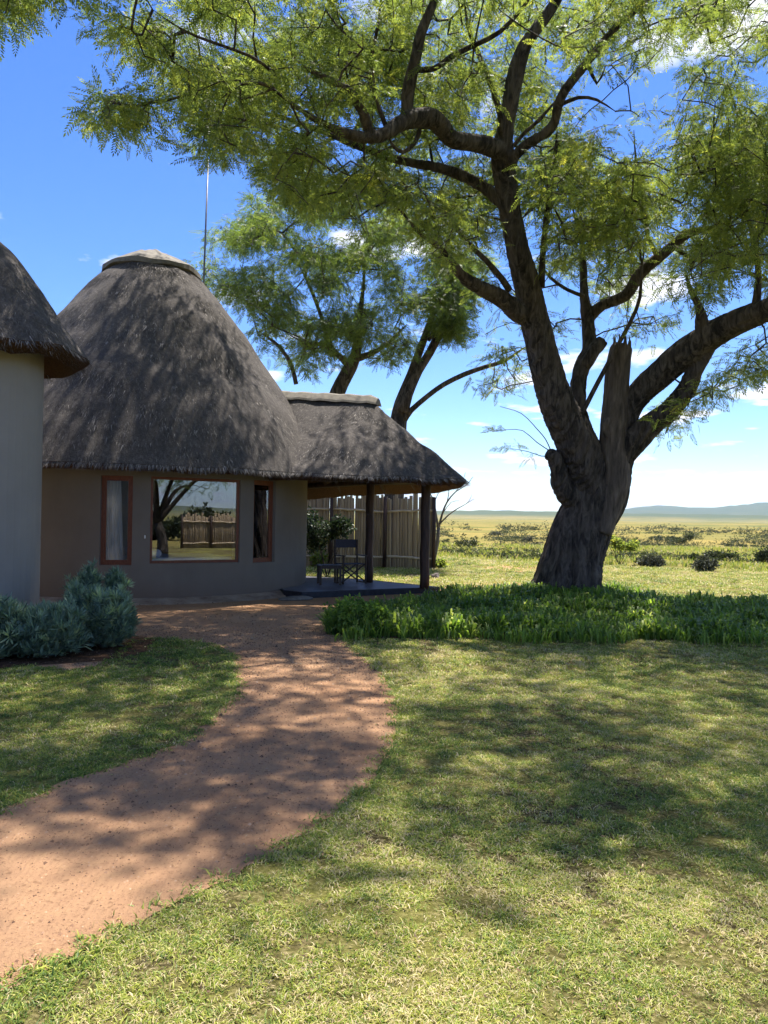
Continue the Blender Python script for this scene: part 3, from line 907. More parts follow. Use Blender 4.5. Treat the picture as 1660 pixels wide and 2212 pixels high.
w_ = MB(); extrude_loop(w_, stadium(.80, 0), 0, 3.98)
w_.build('wall', M['wall_grey'], lh, smooth=True)
thatch_roof(lh, [stadium(r, z) for r, z in ((.03, 5.62), (.35, 5.26), (.75, 4.76), (1.1, 4.24), (1.41, 3.80))], strands=26000, seed=5, thick=.24, wid=.008, length=(.07, .2))

# ------------------------------------------------------------------ veranda
ver = empty('thatched_veranda', (.2, 17.2, 0))
tag(ver, 'open veranda with hipped thatch roof on dark timber posts beside the round hut', 'veranda')
VX, VY = .2, 17.2
def vl(x, y, z): return (x - VX, y - VY, z)
eave_c = [(1.66,15.75,2.42),(1.72,16.6,2.42),(1.55,17.8,2.40),(1.1,18.9,2.40),(.3,19.6,2.38),(-.8,19.9,2.34),(-1.9,19.7,2.15),(-2.7,18.9,2.0),(-3.0,17.8,2.1),(-2.9,16.4,2.3),(-2.3,15.4,2.45),(-1.3,15.05,2.46),(-.3,15.1,2.45),(.7,15.35,2.44),(1.3,15.5,2.43)]
ridge_c = []
def resample_closed(pts, n):
    P = [Vector(p) for p in pts]; out = []
    m = len(P)
    seg = []
    for i in range(m):
        p0, p1, p2, p3 = P[(i-1) % m], P[i], P[(i+1) % m], P[(i+2) % m]
        for j in range(12):
            t = j / 12
            seg.append(0.5*((2*p1)+(p2-p0)*t+(2*p0-5*p1+4*p2-p3)*t*t+(3*p1-p0-3*p2+p3)*t**3))
    L = [0]
    for i in range(len(seg)): L.append(L[-1] + (seg[(i+1) % len(seg)] - seg[i]).length)
    tot = L[-1]; k = 0
    for i in range(n):
        s = tot * i / n
        while L[k+1] < s: k += 1
        f = (s - L[k]) / (L[k+1] - L[k])
        out.append(seg[k].lerp(seg[(k+1) % len(seg)], f))
    return np.array([tuple(p) for p in out])
ea = resample_closed(eave_c, 96)
rA = np.array([-.42, 17.1, 4.22]); rB = np.array([-2.6, 17.9, 4.42])
def near_ridge(p):
    d = rB - rA; t = np.clip(np.dot(p[:2] - rA[:2], d[:2]) / np.dot(d[:2], d[:2]), 0, 1)
    return rA + d * t
rg = np.array([near_ridge(p) for p in ea])
off = ea - rg; off[:, 2] = 0
rg2 = rg + off / (np.linalg.norm(off, axis=1, keepdims=True)) * .10; rg2[:, 2] -= .02
def mixl(t, bulge):
    q = rg2 * (1 - t) + ea * t; q[:, 2] += bulge; return q
o3 = np.array([VX, VY, 0])
thatch_roof(ver, [mixl(0, 0) - o3, mixl(.25, .03) - o3, mixl(.5, .04) - o3, mixl(.75, .02) - o3, mixl(1, 0) - o3], strands=42000, seed=9, thick=.17, wid=.0085, length=(.07,.19))
rc = MB()
pa = Vector(rA - o3); pb = Vector(rB - o3)
nseg = 14
prof_c = [(-.26, -.17), (-.23, -.12), (-.10, .01), (0, .045), (.10, .01), (.23, -.12), (.26, -.17)]
dirv = (pb - pa).normalized(); sd = Vector((dirv.y, -dirv.x, 0)).normalized()
rows = []
for i in range(nseg + 1):
    t = -.12 + 1.12 * i / nseg
    c_ = pa.lerp(pb, t); k = 1.0 if i > 0 else .75
    rows.append([c_ + sd * (x * k) + Vector((0, 0, z * k + .10 + .012 * math.sin(i * 2.1) - (0 if i else .05))) for x, z in prof_c])
for i in range(nseg):
    for j in range(len(prof_c) - 1):
        rc.add([rows[i][j], rows[i][j+1], rows[i+1][j+1], rows[i+1][j]], [(0,1,2,3)])
rc.add(rows[0], [tuple(range(len(prof_c)))])
rc.build('ridge_cap', M['cement'], ver)
# slab
slab = [(-2.0,15.6),(-1.60,15.25),(1.22,16.95),(-.45,18.75),(-3.4,20.2),(-2.6,17.5)]
s_ = MB(); n = len(slab)
s_.add([vl(x, y, .13) for x, y in slab], [tuple(range(n))])
s_.build('slab', M['slab'], ver)
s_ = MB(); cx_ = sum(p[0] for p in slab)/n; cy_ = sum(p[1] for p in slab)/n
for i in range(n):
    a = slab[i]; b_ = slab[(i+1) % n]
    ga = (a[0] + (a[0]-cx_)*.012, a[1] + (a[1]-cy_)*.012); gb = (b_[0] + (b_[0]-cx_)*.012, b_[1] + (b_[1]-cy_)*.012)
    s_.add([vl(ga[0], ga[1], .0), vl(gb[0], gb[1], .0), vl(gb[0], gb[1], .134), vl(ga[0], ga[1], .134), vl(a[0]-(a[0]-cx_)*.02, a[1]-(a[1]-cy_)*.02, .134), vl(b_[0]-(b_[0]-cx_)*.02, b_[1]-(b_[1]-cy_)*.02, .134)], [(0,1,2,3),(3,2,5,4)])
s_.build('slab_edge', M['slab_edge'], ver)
pR = onground(917, 1270, .13); pM = onground(797, 1258, .13)
for p, r, topz in ((pR, .105, 2.62), (pM, .098, 2.75), (Vector((-2.5, 19.0, .13)), .1, 2.5)):
    m_ = MB()
    pts = [Vector((p.x - VX + .008 * math.sin(k * 1.7), p.y - VY + .008 * math.cos(k * 2.3), .13 + (topz - .13) * k / 10)) for k in range(11)]
    m_.tube(pts, [r * (1 + .035 * math.sin(k * 2.9)) for k in range(11)], 14)
    m_.build('post', M['pole'], ver, smooth=True)
for (a, b_, r) in (((pR.x, pR.y, 2.44), (pM.x, pM.y, 2.47), .075), ((pM.x, pM.y, 2.47), (-2.5, 19.0, 2.35), .07), ((pR.x, pR.y, 2.44), (-2.1, 15.9, 2.46), .07)):
    m_ = MB(); m_.tube([vl(*a), vl(*b_)], r, 10); m_.build('beam', M['pole'], ver, smooth=True)
for k in range(15):      # rafters under the thatch
    i = int((k + .5) / 15 * 96)
    a = Vector(ea[i] - o3); b_ = Vector(rg[i] - o3)
    dn = (a - b_).normalized(); a2 = a - dn * .25 - Vector((0, 0, .20)); b2 = b_ - Vector((0, 0, .30))
    m_ = MB(); m_.tube([a2, b2], .045, 6, cap=True); m_.build('rafter', M['pole'], ver, smooth=True)

# step stone at the corner of the hut
st = bmesh.new(); bmesh.ops.create_icosphere(st, subdivisions=3, radius=1)
for v_ in st.verts:
    v_.co = Vector((v_.co.x * .36, v_.co.y * .17, max(v_.co.z, -.3) * .06)) * (1 + .10 * mnoise.noise(v_.co * 2))
me = bpy.data.meshes.new('step_stone'); st.to_mesh(me); st.free()
o = link('step_stone', me, M['cement'], smooth=True); q = onground(640, 1297); o.location = (q.x, q.y, .03); o.rotation_euler = (0, 0, .5)
tag(o, 'pale flat stone at the corner between round hut and veranda slab', 'stone')

# ------------------------------------------------------------------ veranda furniture
p = onground(757, 1260, .134)
ch = empty('directors_chair', (p.x, p.y, .134), R(28))
tag(ch, 'folding wooden chair with dark canvas back on the veranda', 'chair')
for sx in (-.28, .28):
    b = MB(); b.bar((sx, -.22, .0), (sx, -.22, .62), .035, .035); b.build('leg', M['dark_wood'], ch)
    b = MB(); b.bar((sx, .22, .0), (sx, .26, .98), .035, .035); b.build('leg', M['dark_wood'], ch)
    b = MB(); b.bar((sx, -.28, .635), (sx, .26, .635), .055, .025); b.build('armrest', M['dark_wood'], ch)
    b = MB(); b.bar((sx, -.24, .03), (sx, .24, .03), .03, .03); b.build('foot_rail', M['dark_wood'], ch)
for y_ in (-.2, .2):
    b = MB(); b.bar((-.27, y_, .06), (.27, y_, .45), .03, .02, (0,1,0)); b.build('cross_brace', M['dark_wood'], ch)
    b = MB(); b.bar((.27, y_ + .021, .06), (-.27, y_ + .021, .45), .03, .02, (0,1,0)); b.build('cross_brace', M['dark_wood'], ch)
b = MB(); b.box(-.27, .27, -.22, .2, .44, .455); b.build('seat', M['canvas'], ch)
b = MB()
for i in range(10):
    x0 = -.29 + .058*i; x1 = x0 + .058; f = lambda x: .27 + .035 * (1 - (x/.29)**2)
    b.add([(x0, f(x0), .80), (x1, f(x1), .80), (x1, f(x1), .99), (x0, f(x0), .99), (x0, f(x0)+.012, .80), (x1, f(x1)+.012, .80), (x1, f(x1)+.012, .99), (x0, f(x0)+.012, .99)], [(0,1,2,3),(5,4,7,6),(3,2,6,7),(1,0,4,5)])
b.build('backrest', M['canvas'], ch)
p = onground(711, 1262, .134)
tb = empty('side_table', (p.x, p.y, .134), R(12))
tag(tb, 'small dark slatted table beside the folding chair on the veranda', 'table')
for k in range(5):
    b = MB(); b.box(-.25 + k*.103, -.25 + k*.103 + .09, -.25, .25, .415, .435); b.build('slat', M['dark_wood'], tb)
for sx in (-.22, .22):
    for sy in (-.22, .22):
        b = MB(); b.box(sx-.025, sx+.025, sy-.025, sy+.025, 0, .36); b.build('leg', M['dark_wood'], tb)
for sy in (-.22, .22):
    b = MB(); b.box(-.245, .245, sy-.02, sy+.02, .36, .413); b.build('apron', M['dark_wood'], tb)

# ------------------------------------------------------------------ pole fence
def pole_fence(A, B, height, npoles, label, name='pole_fence', posts=(0, .5, 1), rails=True, seed=2, rail_side=-1):
    fr_ = random.Random(seed)
    A = Vector(A); B = Vector(B)
    f = empty(name, A, math.atan2(B.y - A.y, B.x - A.x)); tag(f, label, 'fence')
    Ln = (B - A).length
    base = []
    for k in range(6):
        m_ = MB(); rr = .056 + .003 * (k % 3)
        m_.tube([(0,0,-.02),(fr_.uniform(-.012,.012), fr_.uniform(-.012,.012), .5), (fr_.uniform(-.015,.015), fr_.uniform(-.012,.012), 1.0)], [rr, rr * .98, rr * .9], 7)
        me = m_.mesh('pole'); me.materials.append(M['fence_pole']); me.polygons.foreach_set('use_smooth', np.ones(len(me.polygons), dtype=bool)); base.append(me)
    for i in range(npoles):
        o = bpy.data.objects.new('pole', base[fr_.randrange(6)]); col.objects.link(o); o.parent = f
        o.location = (Ln * (i + .5) / npoles + fr_.uniform(-.012, .012), fr_.uniform(-.015, .015), 0)
        w = Ln / npoles / .080
        o.scale = (w * fr_.uniform(.8, 1.0), w * .9, height + fr_.uniform(-.16, .10)); o.rotation_euler = (fr_.uniform(-.01,.01), fr_.uniform(-.012,.012), fr_.uniform(0, 6))
        # keep the yaw out of the scaled shear
    for s in posts:
        m_ = MB(); x = Ln * s
        m_.tube([(x, rail_side*.11, -.02), (x + .01, rail_side*.11, height * .5), (x, rail_side*.11, height * .97)], [.065, .06, .055], 9); m_.build('post', M['pole'], f, smooth=True)
    if rails:
        for z in (height * .78, height * .15):
            for s0, s1 in zip(posts[:-1], posts[1:]):
                m_ = MB(); n = 9
                dz = fr_.uniform(-.04, .04)
                m_.tube([(Ln * (s0 + (s1 - s0) * i / n), rail_side*.075 + fr_.uniform(-.008,.008), z + dz * (i / n - .5) * 2 + fr_.uniform(-.018,.018)) for i in range(n + 1)], [.04 + fr_.uniform(-.004,.004) for i in range(n + 1)], 7)
                m_.build('rail', M['fence_rail'], f, smooth=True)
    return f
fa = onground(600, 1225); fb = onground(936, 1229)
fa.y = 25.6; fa.x = -3.7
pole_fence((fa.x, 25.3, 0), (fb.x, fb.y, 0), 2.42, 62, 'upright pole fence on dark posts standing on the lawn behind the veranda', posts=(0, .37, .70, 1.0))

# ------------------------------------------------------------------ mast
mb_ = at(433, 640, 23); mt = at(443, 345, 23)
ms = empty('mast', (mb_.x, mb_.y, 0)); tag(ms, 'thin grey metal mast rising behind the conical thatched roof', 'mast')
m_ = MB(); m_.tube([(0,0,0), (.05, 0, 6.5)], .045, 8); m_.build('lower_pole', M['metal'], ms, smooth=True)
m_ = MB(); dx = mt.x - mb_.x
m_.tube([(.05, 0, 6.5), (dx + .1, 0, mt.z)], [.036, .022], 8); m_.build('upper_pole', M['metal'], ms, smooth=True)

# ------------------------------------------------------------------ tree building
def frond_template(pairs, seed, droop=.35, L=.24, W=.055, fold=.3):
    tr = np.random.default_rng(seed)
    quads = []
    for i in range(pairs):
        s = (i + .9) / (pairs + .4)
        z = -droop * s * s
        sl = -2 * droop * s
        for sg in (-1, 1):
            l = L * (1 - .35 * abs(s - .45) * 1.4) * tr.uniform(.85, 1.1)
            d = np.array([.42 + tr.uniform(-.12, .12), sg * .9, sl * .4 - fold * tr.uniform(.3, 1.4)]); d /= np.linalg.norm(d)
            f = np.array([1, 0, sl]) ; f /= np.linalg.norm(f)
            f = f * .9 + np.array([0, 0, 1]) * tr.uniform(-.35, .35)
            b = np.array([s, 0, z])
            quads.append([b, b + d * l * .45 - f * W * .5, b + d * l, b + d * l * .55 + f * W * .5])
    f = np.array([1, 0, -2*droop]); f /= np.linalg.norm(f)
    b = np.array([1, 0, -droop]); quads.append([b, b + f*L*.4 + [0, W*.5, 0], b + f*L*.9, b + f*L*.4 - [0, W*.5, 0]])
    # midrib
    quads.append([np.array([0, -.004, 0]), np.array([.55, -.004, -droop*.3]), np.array([1, 0, -droop]), np.array([.55, .004, -droop*.3])])
    return np.array(quads)            # (q,4,3)

def rotmats(yaw, pitch, roll):
    cy, sy, cp, sp, cr, sr = np.cos(yaw), np.sin(yaw), np.cos(pitch), np.sin(pitch), np.cos(roll), np.sin(roll)
    z = np.zeros_like(cy); o = np.ones_like(cy)
    Rz = np.stack([np.stack([cy,-sy,z],-1), np.stack([sy,cy,z],-1), np.stack([z,z,o],-1)], -2)
    Ry = np.stack([np.stack([cp,z,sp],-1), np.stack([z,o,z],-1), np.stack([-sp,z,cp],-1)], -2)
    Rx = np.stack([np.stack([o,z,z],-1), np.stack([z,cr,-sr],-1), np.stack([z,sr,cr],-1)], -2)
    return Rz @ Ry @ Rx

def place(tmpls, pos, yaw, pitch, roll, scale, rnd):
    """instances of leaf templates joined into vertex/face arrays"""
    Vs, Rs = [], []
    k = rng.integers(0, len(tmpls), len(pos))
    Rm = rotmats(yaw, pitch, roll)
    for i, T in enumerate(tmpls):
        s = k == i
        if not s.any(): continue
        q = T.shape[0]
        P = np.einsum('nij,qkj->nqki', Rm[s], T) * scale[s][:, None, None, None] + pos[s][:, None, None, :]
        Vs.append(P.reshape(-1, 3)); Rs.append(np.clip(np.repeat(rnd[s], q) + rng.normal(0, .08, s.sum() * q), 0, 1))
    V = np.concatenate(Vs); return V, np.arange(len(V)).reshape(-1, 4), np.concatenate(Rs)

def spray_positions(C, per, spread, droop_bias=0.0):
    """leaf origins and headings round every cluster centre"""
    n = len(C) * per
    c = np.repeat(C, per, 0)
    off = rng.normal(0, 1, (n, 3)); off /= np.linalg.norm(off, axis=1, keepdims=True)
    off *= (rng.random((n, 1)) ** .6) * spread
    off[:, 2] *= .6
    pos = c + off
    yaw = np.arctan2(off[:, 1], off[:, 0]) + rng.normal(0, .7, n)
    pitch = rng.uniform(-.7, .8, n) + droop_bias       # positive pitches the tip down
    roll = rng.normal(0, .7, n)
    return pos, yaw, pitch, roll

def grow_twigs(nodes0, targets, seg=.45, jit=.07, r0=.0045, rmax=.06):
    """joins every target to the nearest wood with a wandering twig; returns MB"""
    maxn = len(nodes0) + len(targets) * 16 + 10
    N = np.zeros((maxn, 3)); par = np.full(maxn, -1); cnt = np.zeros(maxn)
    n0 = len(nodes0); N[:n0] = nodes0; n = n0
    d0 = np.array([np.min(np.sum((N[:n0] - t_) ** 2, 1)) for t_ in targets])
    for ti in np.argsort(d0):
        t_ = targets[ti]
        dv = N[:n] - t_
        cost = np.sqrt((dv ** 2).sum(1)) + .35 * np.maximum(dv[:, 2], 0)
        i = int(np.argmin(cost)); a = N[i].copy(); L = np.linalg.norm(t_ - a)
        k = min(14, max(1, int(L / seg)))
        prev = i
        sag = rng.normal(0, .12, 3) * L
        for j in range(1, k + 1):
            f = j / k
            p = a + (t_ - a) * f + sag * math.sin(f * math.pi) * .6 + rng.normal(0, jit, 3) * (0 if j == k else 1)
            p[2] += .10 * L * math.sin(f * math.pi)
            N[n] = p; par[n] = prev; prev = n; n += 1
    cnt[n0:n] = 1
    for i in range(n - 1, n0 - 1, -1):
        if par[i] >= n0: cnt[par[i]] += cnt[i] * .8
    V, Fq = [], []
    tri = np.array([[math.cos(a), math.sin(a)] for a in (0, 2.094, 4.189)])
    idx = np.arange(n0, n)
    a = N[par[idx]]; b = N[idx]
    rb = np.minimum(r0 * cnt[idx] ** .5, rmax)
    ra = np.where(par[idx] >= n0, np.minimum(r0 * np.maximum(cnt[par[idx]], 1) ** .5, rmax), rb * 1.3)
    ra = np.minimum(ra, rb * 1.6)
    d = b - a; d /= np.linalg.norm(d, axis=1, keepdims=True) + 1e-9
    ref = np.where(np.abs(d[:, 2:3]) < .9, [[0, 0, 1.0]], [[1.0, 0, 0]])
    x = np.cross(d, ref); x /= np.linalg.norm(x, axis=1, keepdims=True); y = np.cross(d, x)
    k = 4
    vs = []
    for (p, r) in ((a, ra), (b, rb)):
        for q in range(k):
            an = 2 * math.pi * q / k
            vs.append(p + (x * math.cos(an) + y * math.sin(an)) * r[:, None])
    V = np.stack(vs, 1).reshape(-1, 3)
    m = len(idx); i = (np.arange(m) * 2 * k)[:, None]
    F = np.concatenate([i + [q, (q + 1) % k, k + (q + 1) % k, k + q] for q in range(k)], 1).reshape(-1, 4)
    return V, F

def bark_fn(seed, amp=.05, freq=7):
    ph = [random.uniform(0, 6.28) for _ in range(4)]
    def f(i, a):
        return 1 + amp * (math.sin(a * freq + ph[0] + i * .16) * .6 + math.sin(a * (freq * 2 + 1) + ph[1] - i * .23) * .4 + math.sin(a * 2 + ph[2] + i * .07) * .7)
    return f

def limb(mb, pts, D, step=.12, seg=20, amp=.05, rscale=1.0, nodes=None, freq=7):
    """pts: (x, y, width) layout points; D: depth per point or (first, last)"""
    n = len(pts)
    if len(D) == 2: D = [D[0] + (D[1] - D[0]) * i / (n - 1) for i in range(n)]
    P = [at(x, y, d) for (x, y, w), d in zip(pts, D)]
    rad = [w / 2 / FPX * d * rscale for (x, y, w), d in zip(pts, D)]
    P, rad = catmull(P, rad, step)
    if nodes is not None and pts[-1][2] < 20:      # tips thin out into twigs
        m_ = len(rad); rad = [r * (1 - .72 * max(0, (i / (m_ - 1) - .72) / .28)) for i, r in enumerate(rad)]
    mb.tube(P, rad, seg, fn=bark_fn(1, amp, freq))
    if nodes is not None:
        for q, r in zip(P[::3], rad[::3]): nodes.append((q.x, q.y, q.z, r))
    return P, rad

def remeshed(mb, voxel, name, mat, parent):
    me = mb.mesh(name + '_src')
    tmp = bpy.data.objects.new('tmp', me); col.objects.link(tmp)
    md = tmp.modifiers.new('r', 'REMESH'); md.mode = 'VOXEL'; md.voxel_size = voxel
    sm = tmp.modifiers.new('s', 'SMOOTH'); sm.factor = .5; sm.iterations = 1
    dg = bpy.context.evaluated_depsgraph_get()
    ev = bpy.data.meshes.new_from_object(tmp.evaluated_get(dg)); ev.name = name
    ev.materials.clear()
    bpy.data.objects.remove(tmp)
    return link(name, ev, mat, parent, smooth=True)

TB = onground(1222, 1287)
tree = empty('shade_tree', (TB.x, 16.6, 0))
tag(tree, 'huge old leaning tree with furrowed trunk and feathery crown in the planted bed', 'tree')
def under_tree(o, p=None):
    q = (p or tree).location
    o.parent = (p or tree); o.data.transform(Matrix.Translation(-q)); return o
nodes = []
big = MB()
limb(big, [(1214,1325,170),(1217,1300,150),(1225,1265,132),(1238,1205,119),(1256,1150,114),(1272,1110,112),(1290,1070,118),(1300,1020,112),(1303,985,98)], (16.6, 16.6), seg=34, amp=.045, freq=9)
limb(big, [(1288,1075,80),(1268,1010,84),(1240,945,80),(1208,880,72),(1185,810,66),(1168,740,62),(1152,675,60),(1138,610,55),(1120,545,48),(1105,470,44),(1093,400,44),(1087,350,48),(1086,310,44)], (16.5, 14.6), seg=26, nodes=nodes)
limb(big, [(1086,320,42),(1094,270,32),(1103,225,34),(1116,155,36),(1137,95,30),(1172,45,26),(1205,-5,22),(1240,-90,18),(1260,-190,12)], (14.6, 14.0), seg=16, nodes=nodes)
limb(big, [(1090,330,40),(1045,312,35),(1005,306,33),(974,299,34),(955,275,37),(930,254,40),(900,255,38),(868,264,33),(835,287,27),(800,298,23),(760,291,21),(729,281,20),(677,255,16),(625,219,13),(590,187,10),(578,150,7)], (14.6, 11.0), seg=18, nodes=nodes)
limb(big, [(882,262,32),(879,235,28),(885,180,26),(899,125,24),(911,68,21),(935,10,18),(955,-60,14),(960,-150,9)], (13.2, 12.6), seg=14, nodes=nodes)
limb(big, [(812,297,24),(797,280,22),(786,245,22),(768,212,20),(745,188,16),(700,167,12),(660,145,10),(630,118,8)], (12.6, 11.3), seg=12, nodes=nodes)
limb(big, [(1104,355,26),(1115,335,20),(1140,311,20),(1180,287,21),(1200,262,20),(1206,228,19),(1222,192,20),(1270,133,18),(1322,68,14),(1375,20,12),(1440,-30,9),(1500,-90,6)], (14.6, 13.2), seg=12, nodes=nodes)
limb(big, [(1150,680,50),(1122,676,40),(1085,646,35),(1042,624,30),(1003,600,24),(975,566,16),(950,535,12),(905,500,9),(860,450,7),(810,425,5)], (15.6, 13.6), seg=14, nodes=nodes)
limb(big, [(1295,1020,60),(1262,940,40),(1250,890,32),(1250,830,31),(1258,790,31),(1273,758,28),(1273,720,27),(1268,676,25),(1262,630,17),(1260,566,14),(1256,512,12),(1240,461,9),(1236,400,7)], (16.7, 17.6), seg=14, nodes=nodes)
limb(big, [(1262,790,26),(1285,755,28),(1303,735,24)], (16.9, 16.9), seg=12)
limb(big, [(1270,690,24),(1300,660,21),(1352,638,23),(1382,592,24),(1422,557,23),(1452,532,20),(1490,503,18),(1537,491,12),(1600,470,7)], (17.3, 16.0), seg=12, nodes=nodes)
limb(big, [(1320,1030,80),(1345,950,46),(1358,893,44),(1385,848,48),(1424,811,54),(1475,767,58),(1527,731,56),(1578,702,52),(1630,680,48),(1690,655,44),(1780,600,36),(1880,520,26),(1960,430,16)], [16.5,16.4,16.3,16.1,15.8,15.4,15.0,14.5,14.1,13.7,13.2,12.8,12.4], seg=22, nodes=nodes)
limb(big, [(1320,1000,70),(1355,965,52),(1404,919,44),(1445,888,38),(1481,842,34),(1506,795,30),(1530,750,30)], (16.4, 15.1), seg=16)
limb(big, [(1300,1090,70),(1252,1082,52),(1226,1064,42),(1212,1040,34),(1207,1012,29),(1199,990,27),(1192,978,24)], (16.5, 16.1), seg=14)
limb(big, [(1527,740,50),(1518,700,26),(1510,660,14),(1490,620,9),(1480,570,6)], (15.0, 14.4), seg=10, nodes=nodes)
limb(big, [(1100,450,30),(1040,400,24),(960,365,20),(860,345,16),(760,310,13),(660,270,10),(560,240,8),(480,230,6)], (15.2, 16.8), seg=10, nodes=nodes)
for k in range(7):      # root flares gripping the soil
    a = k / 7 * 6.28 + .3; c0 = Vector((TB.x + .02, 16.6, 0))
    dv = Vector((math.cos(a), math.sin(a), 0))
    big.tube([c0 + dv * .35 + Vector((0, 0, .75)), c0 + dv * .52 + Vector((0, 0, .25)), c0 + dv * .68 + Vector((0, 0, .04)), c0 + dv * .95 + Vector((0, 0, -.08))], [.16, .16, .12, .06], 10)
trunk = remeshed(big, .028, 'trunk', M['bark'], None)
def furrow(o, amp):
    me = o.data; n = len(me.vertices); co = np.zeros(n * 3); no = np.zeros(n * 3)
    me.vertices.foreach_get('co', co); me.vertex_normals.foreach_get('vector', no)
    co = co.reshape(-1, 3); no = no.reshape(-1, 3)
    u = (co[:, 0] - .30 * co[:, 2]) * 9; v = co[:, 1] * 9
    f = 1 - np.abs(2 * fnoise(u + v * .6 + 50, co[:, 2] * 1.3 + v * .5, 3) - 1) * 2.2
    k = np.clip((7 - co[:, 2]) / 4, .25, 1)
    co += no * (amp * k * np.clip(f, -.6, 1))[:, None]
    me.vertices.foreach_set('co', co.ravel()); me.update()
furrow(trunk, .06)
under_tree(trunk)
print('trunk faces', len(trunk.data.polygons))
# dead stub with its knot
sb = MB()
P, rad = limb(sb, [(1296,1150,50),(1315,1090,58),(1326,1045,66),(1326,1000,64),(1327,919,56),(1332,847,52),(1337,786,50),(1343,750,46)], (16.25, 16.15), seg=24, amp=.04, step=.09)
tp = P[-1]
for k in range(9):
    a = k / 9 * 6.28; q = tp + Vector((math.cos(a) * .17, math.sin(a) * .17, -.06))
    sb.tube([q, q + Vector((random.uniform(-.02,.02), random.uniform(-.02,.02), random.uniform(.10, .34)))], [.055, .012], 6)
kn = at(1322, 924, 15.98)
for k in range(18):
    a0 = k / 18 * 6.28; a1 = (k + 1) / 18 * 6.28
    sb.tube([kn + Vector((math.cos(a0)*.15, 0, math.sin(a0)*.19)), kn + Vector((math.cos(a1)*.15, 0, math.sin(a1)*.19))], .05, 8)
stub = remeshed(sb, .03, 'dead_stub', M['dead_bark'], None); furrow(stub, .02); under_tree(stub)
# medium branches
med = MB()
def mlimb(pts, D, **k): return limb(med, pts, D, seg=7, amp=.03, step=.22, nodes=nodes, **k)
mlimb([(1083,300,14),(1081,246,14),(1056,169,12),(1030,107,11),(1010,51,9),(1000,-40,6)], (14.5, 13.5))
mlimb([(892,150,13),(938,148,12),(975,122,12),(1025,97,11),(1081,68,10),(1138,5,8),(1190,-80,6)], (13.0, 12.4))
mlimb([(833,270,10),(812,208,10),(802,130,8),(818,52,7),(825,-40,5)], (12.8, 12.2))
mlimb([(907,282,11),(895,310,10),(871,328,9),(850,315,8),(838,290,6)], (13.4, 13.0))
mlimb([(588,187,9),(555,178,8),(526,180,7),(500,195,6),(479,212,4)], (11.0, 10.4))
mlimb([(583,150,7),(540,120,7),(430,80,6),(380,55,5),(330,20,4)], (11.0, 10.0))
mlimb([(1170,620,16),(1172,560,14),(1179,486,14),(1189,410,14),(1200,333,13),(1204,285,12)], (15.4, 14.5))
mlimb([(1110,315,9),(1135,285,8),(1168,256,8),(1215,200,7)], (14.5, 14.2))
mlimb([(1100,625,16),(1083,600,14),(1051,563,12),(1004,517,11),(964,461,9),(900,420,7),(840,400,5)], (15.2, 13.4))
mlimb([(1250,909,11),(1281,847,11),(1322,770,10),(1363,694,9),(1383,642,8),(1388,570,7),(1400,500,5)], (16.0, 15.4))
mlimb([(1190,420,9),(1160,440,8),(1130,470,9)], (14.8, 14.8))
mlimb([(1262,640,9),(1225,625,8),(1190,600,7),(1160,560,6)], (17.0, 16.4))
mlimb([(1424,557,12),(1400,510,9),(1392,430,8),(1375,350,7),(1370,280,5)], (16.4, 15.6))
mlimb([(1455,532,10),(1500,560,8),(1560,570,6),(1620,590,5)], (16.2, 15.5))
mlimb([(1206,228,10),(1250,210,8),(1290,215,6),(1330,240,5)], (14.2, 13.8))
mlimb([(1270,133,9),(1290,180,7),(1310,140,5)], (13.8, 13.8))
mlimb([(1630,680,20),(1640,600,14),(1630,520,10),(1600,420,8),(1560,330,6)], (14.1, 13.4))
mlimb([(1780,600,18),(1800,480,13),(1790,350,9),(1760,220,7)], (13.2, 12.6))
mlimb([(1205,-5,16),(1300,-120,10),(1420,-220,7)], (14.0, 13.0))
mlimb([(955,-60,12),(820,-200,9),(640,-260,8),(420,-260,7),(200,-200,6),(60,-110,4)], (12.7, 9.3))
under_tree(med.build('branch', M['bark'], smooth=True))
print('med done')

# crown: clusters placed through the volume the crown fills
full = [(-60,-420),(-60,15),(10,35),(60,0),(150,0),(210,50),(262,60),(265,140),(238,175),(212,250),(212,285),(262,285),(298,320),(310,378),(350,310),(405,345),(470,345),(545,320),(575,395),(620,430),(690,470),(800,520),(900,550),(1000,590),(1040,680),(1045,740),(1028,860),(1075,880),(1130,820),(1160,800),(1200,790),(1280,760),(1350,700),(1400,760),(1440,800),(1445,880),(1410,960),(1440,985),(1500,880),(1590,850),(1660,800),(1760,820),(2100,760),(2300,400),(2300,-600),(1200,-1000),(300,-900)]
# places where the sky shows through
gaps = [(1380,180,110,85,.72), (1480,160,90,70,.5), (1480,600,75,40,.8), (1405,560,50,50,.4), (1625,600,50,50,.7), (1640,60,60,90,.6), (1330,130,80,60,.4),
        (1075,700,40,60,.75), (1010,680,35,90,.5), (1180,860,60,70,1), (500,330,60,25,.3), (1180,560,35,80,.25), (1150,330,60,80,.2), (330,140,50,60,.2), (1330,880,100,60,.9), (1560,900,100,40,.5), (1250,800,60,40,.6), (1000,560,60,40,.4), (860,340,80,30,.2), (470,250,60,50,.35),
        (230,20,45,60,.6), (120,60,30,50,.7)]
thick = []
for (x_, y_, z_, r_) in nodes:
    if r_ > .075:
        q = CAMR.transposed() @ Vector((x_, y_, z_ - EYE)); thick.append((830 + FPX * q.x / -q.z, 1106 - FPX * q.y / -q.z, y_, r_ * FPX / y_))
thick = np.array(thick)
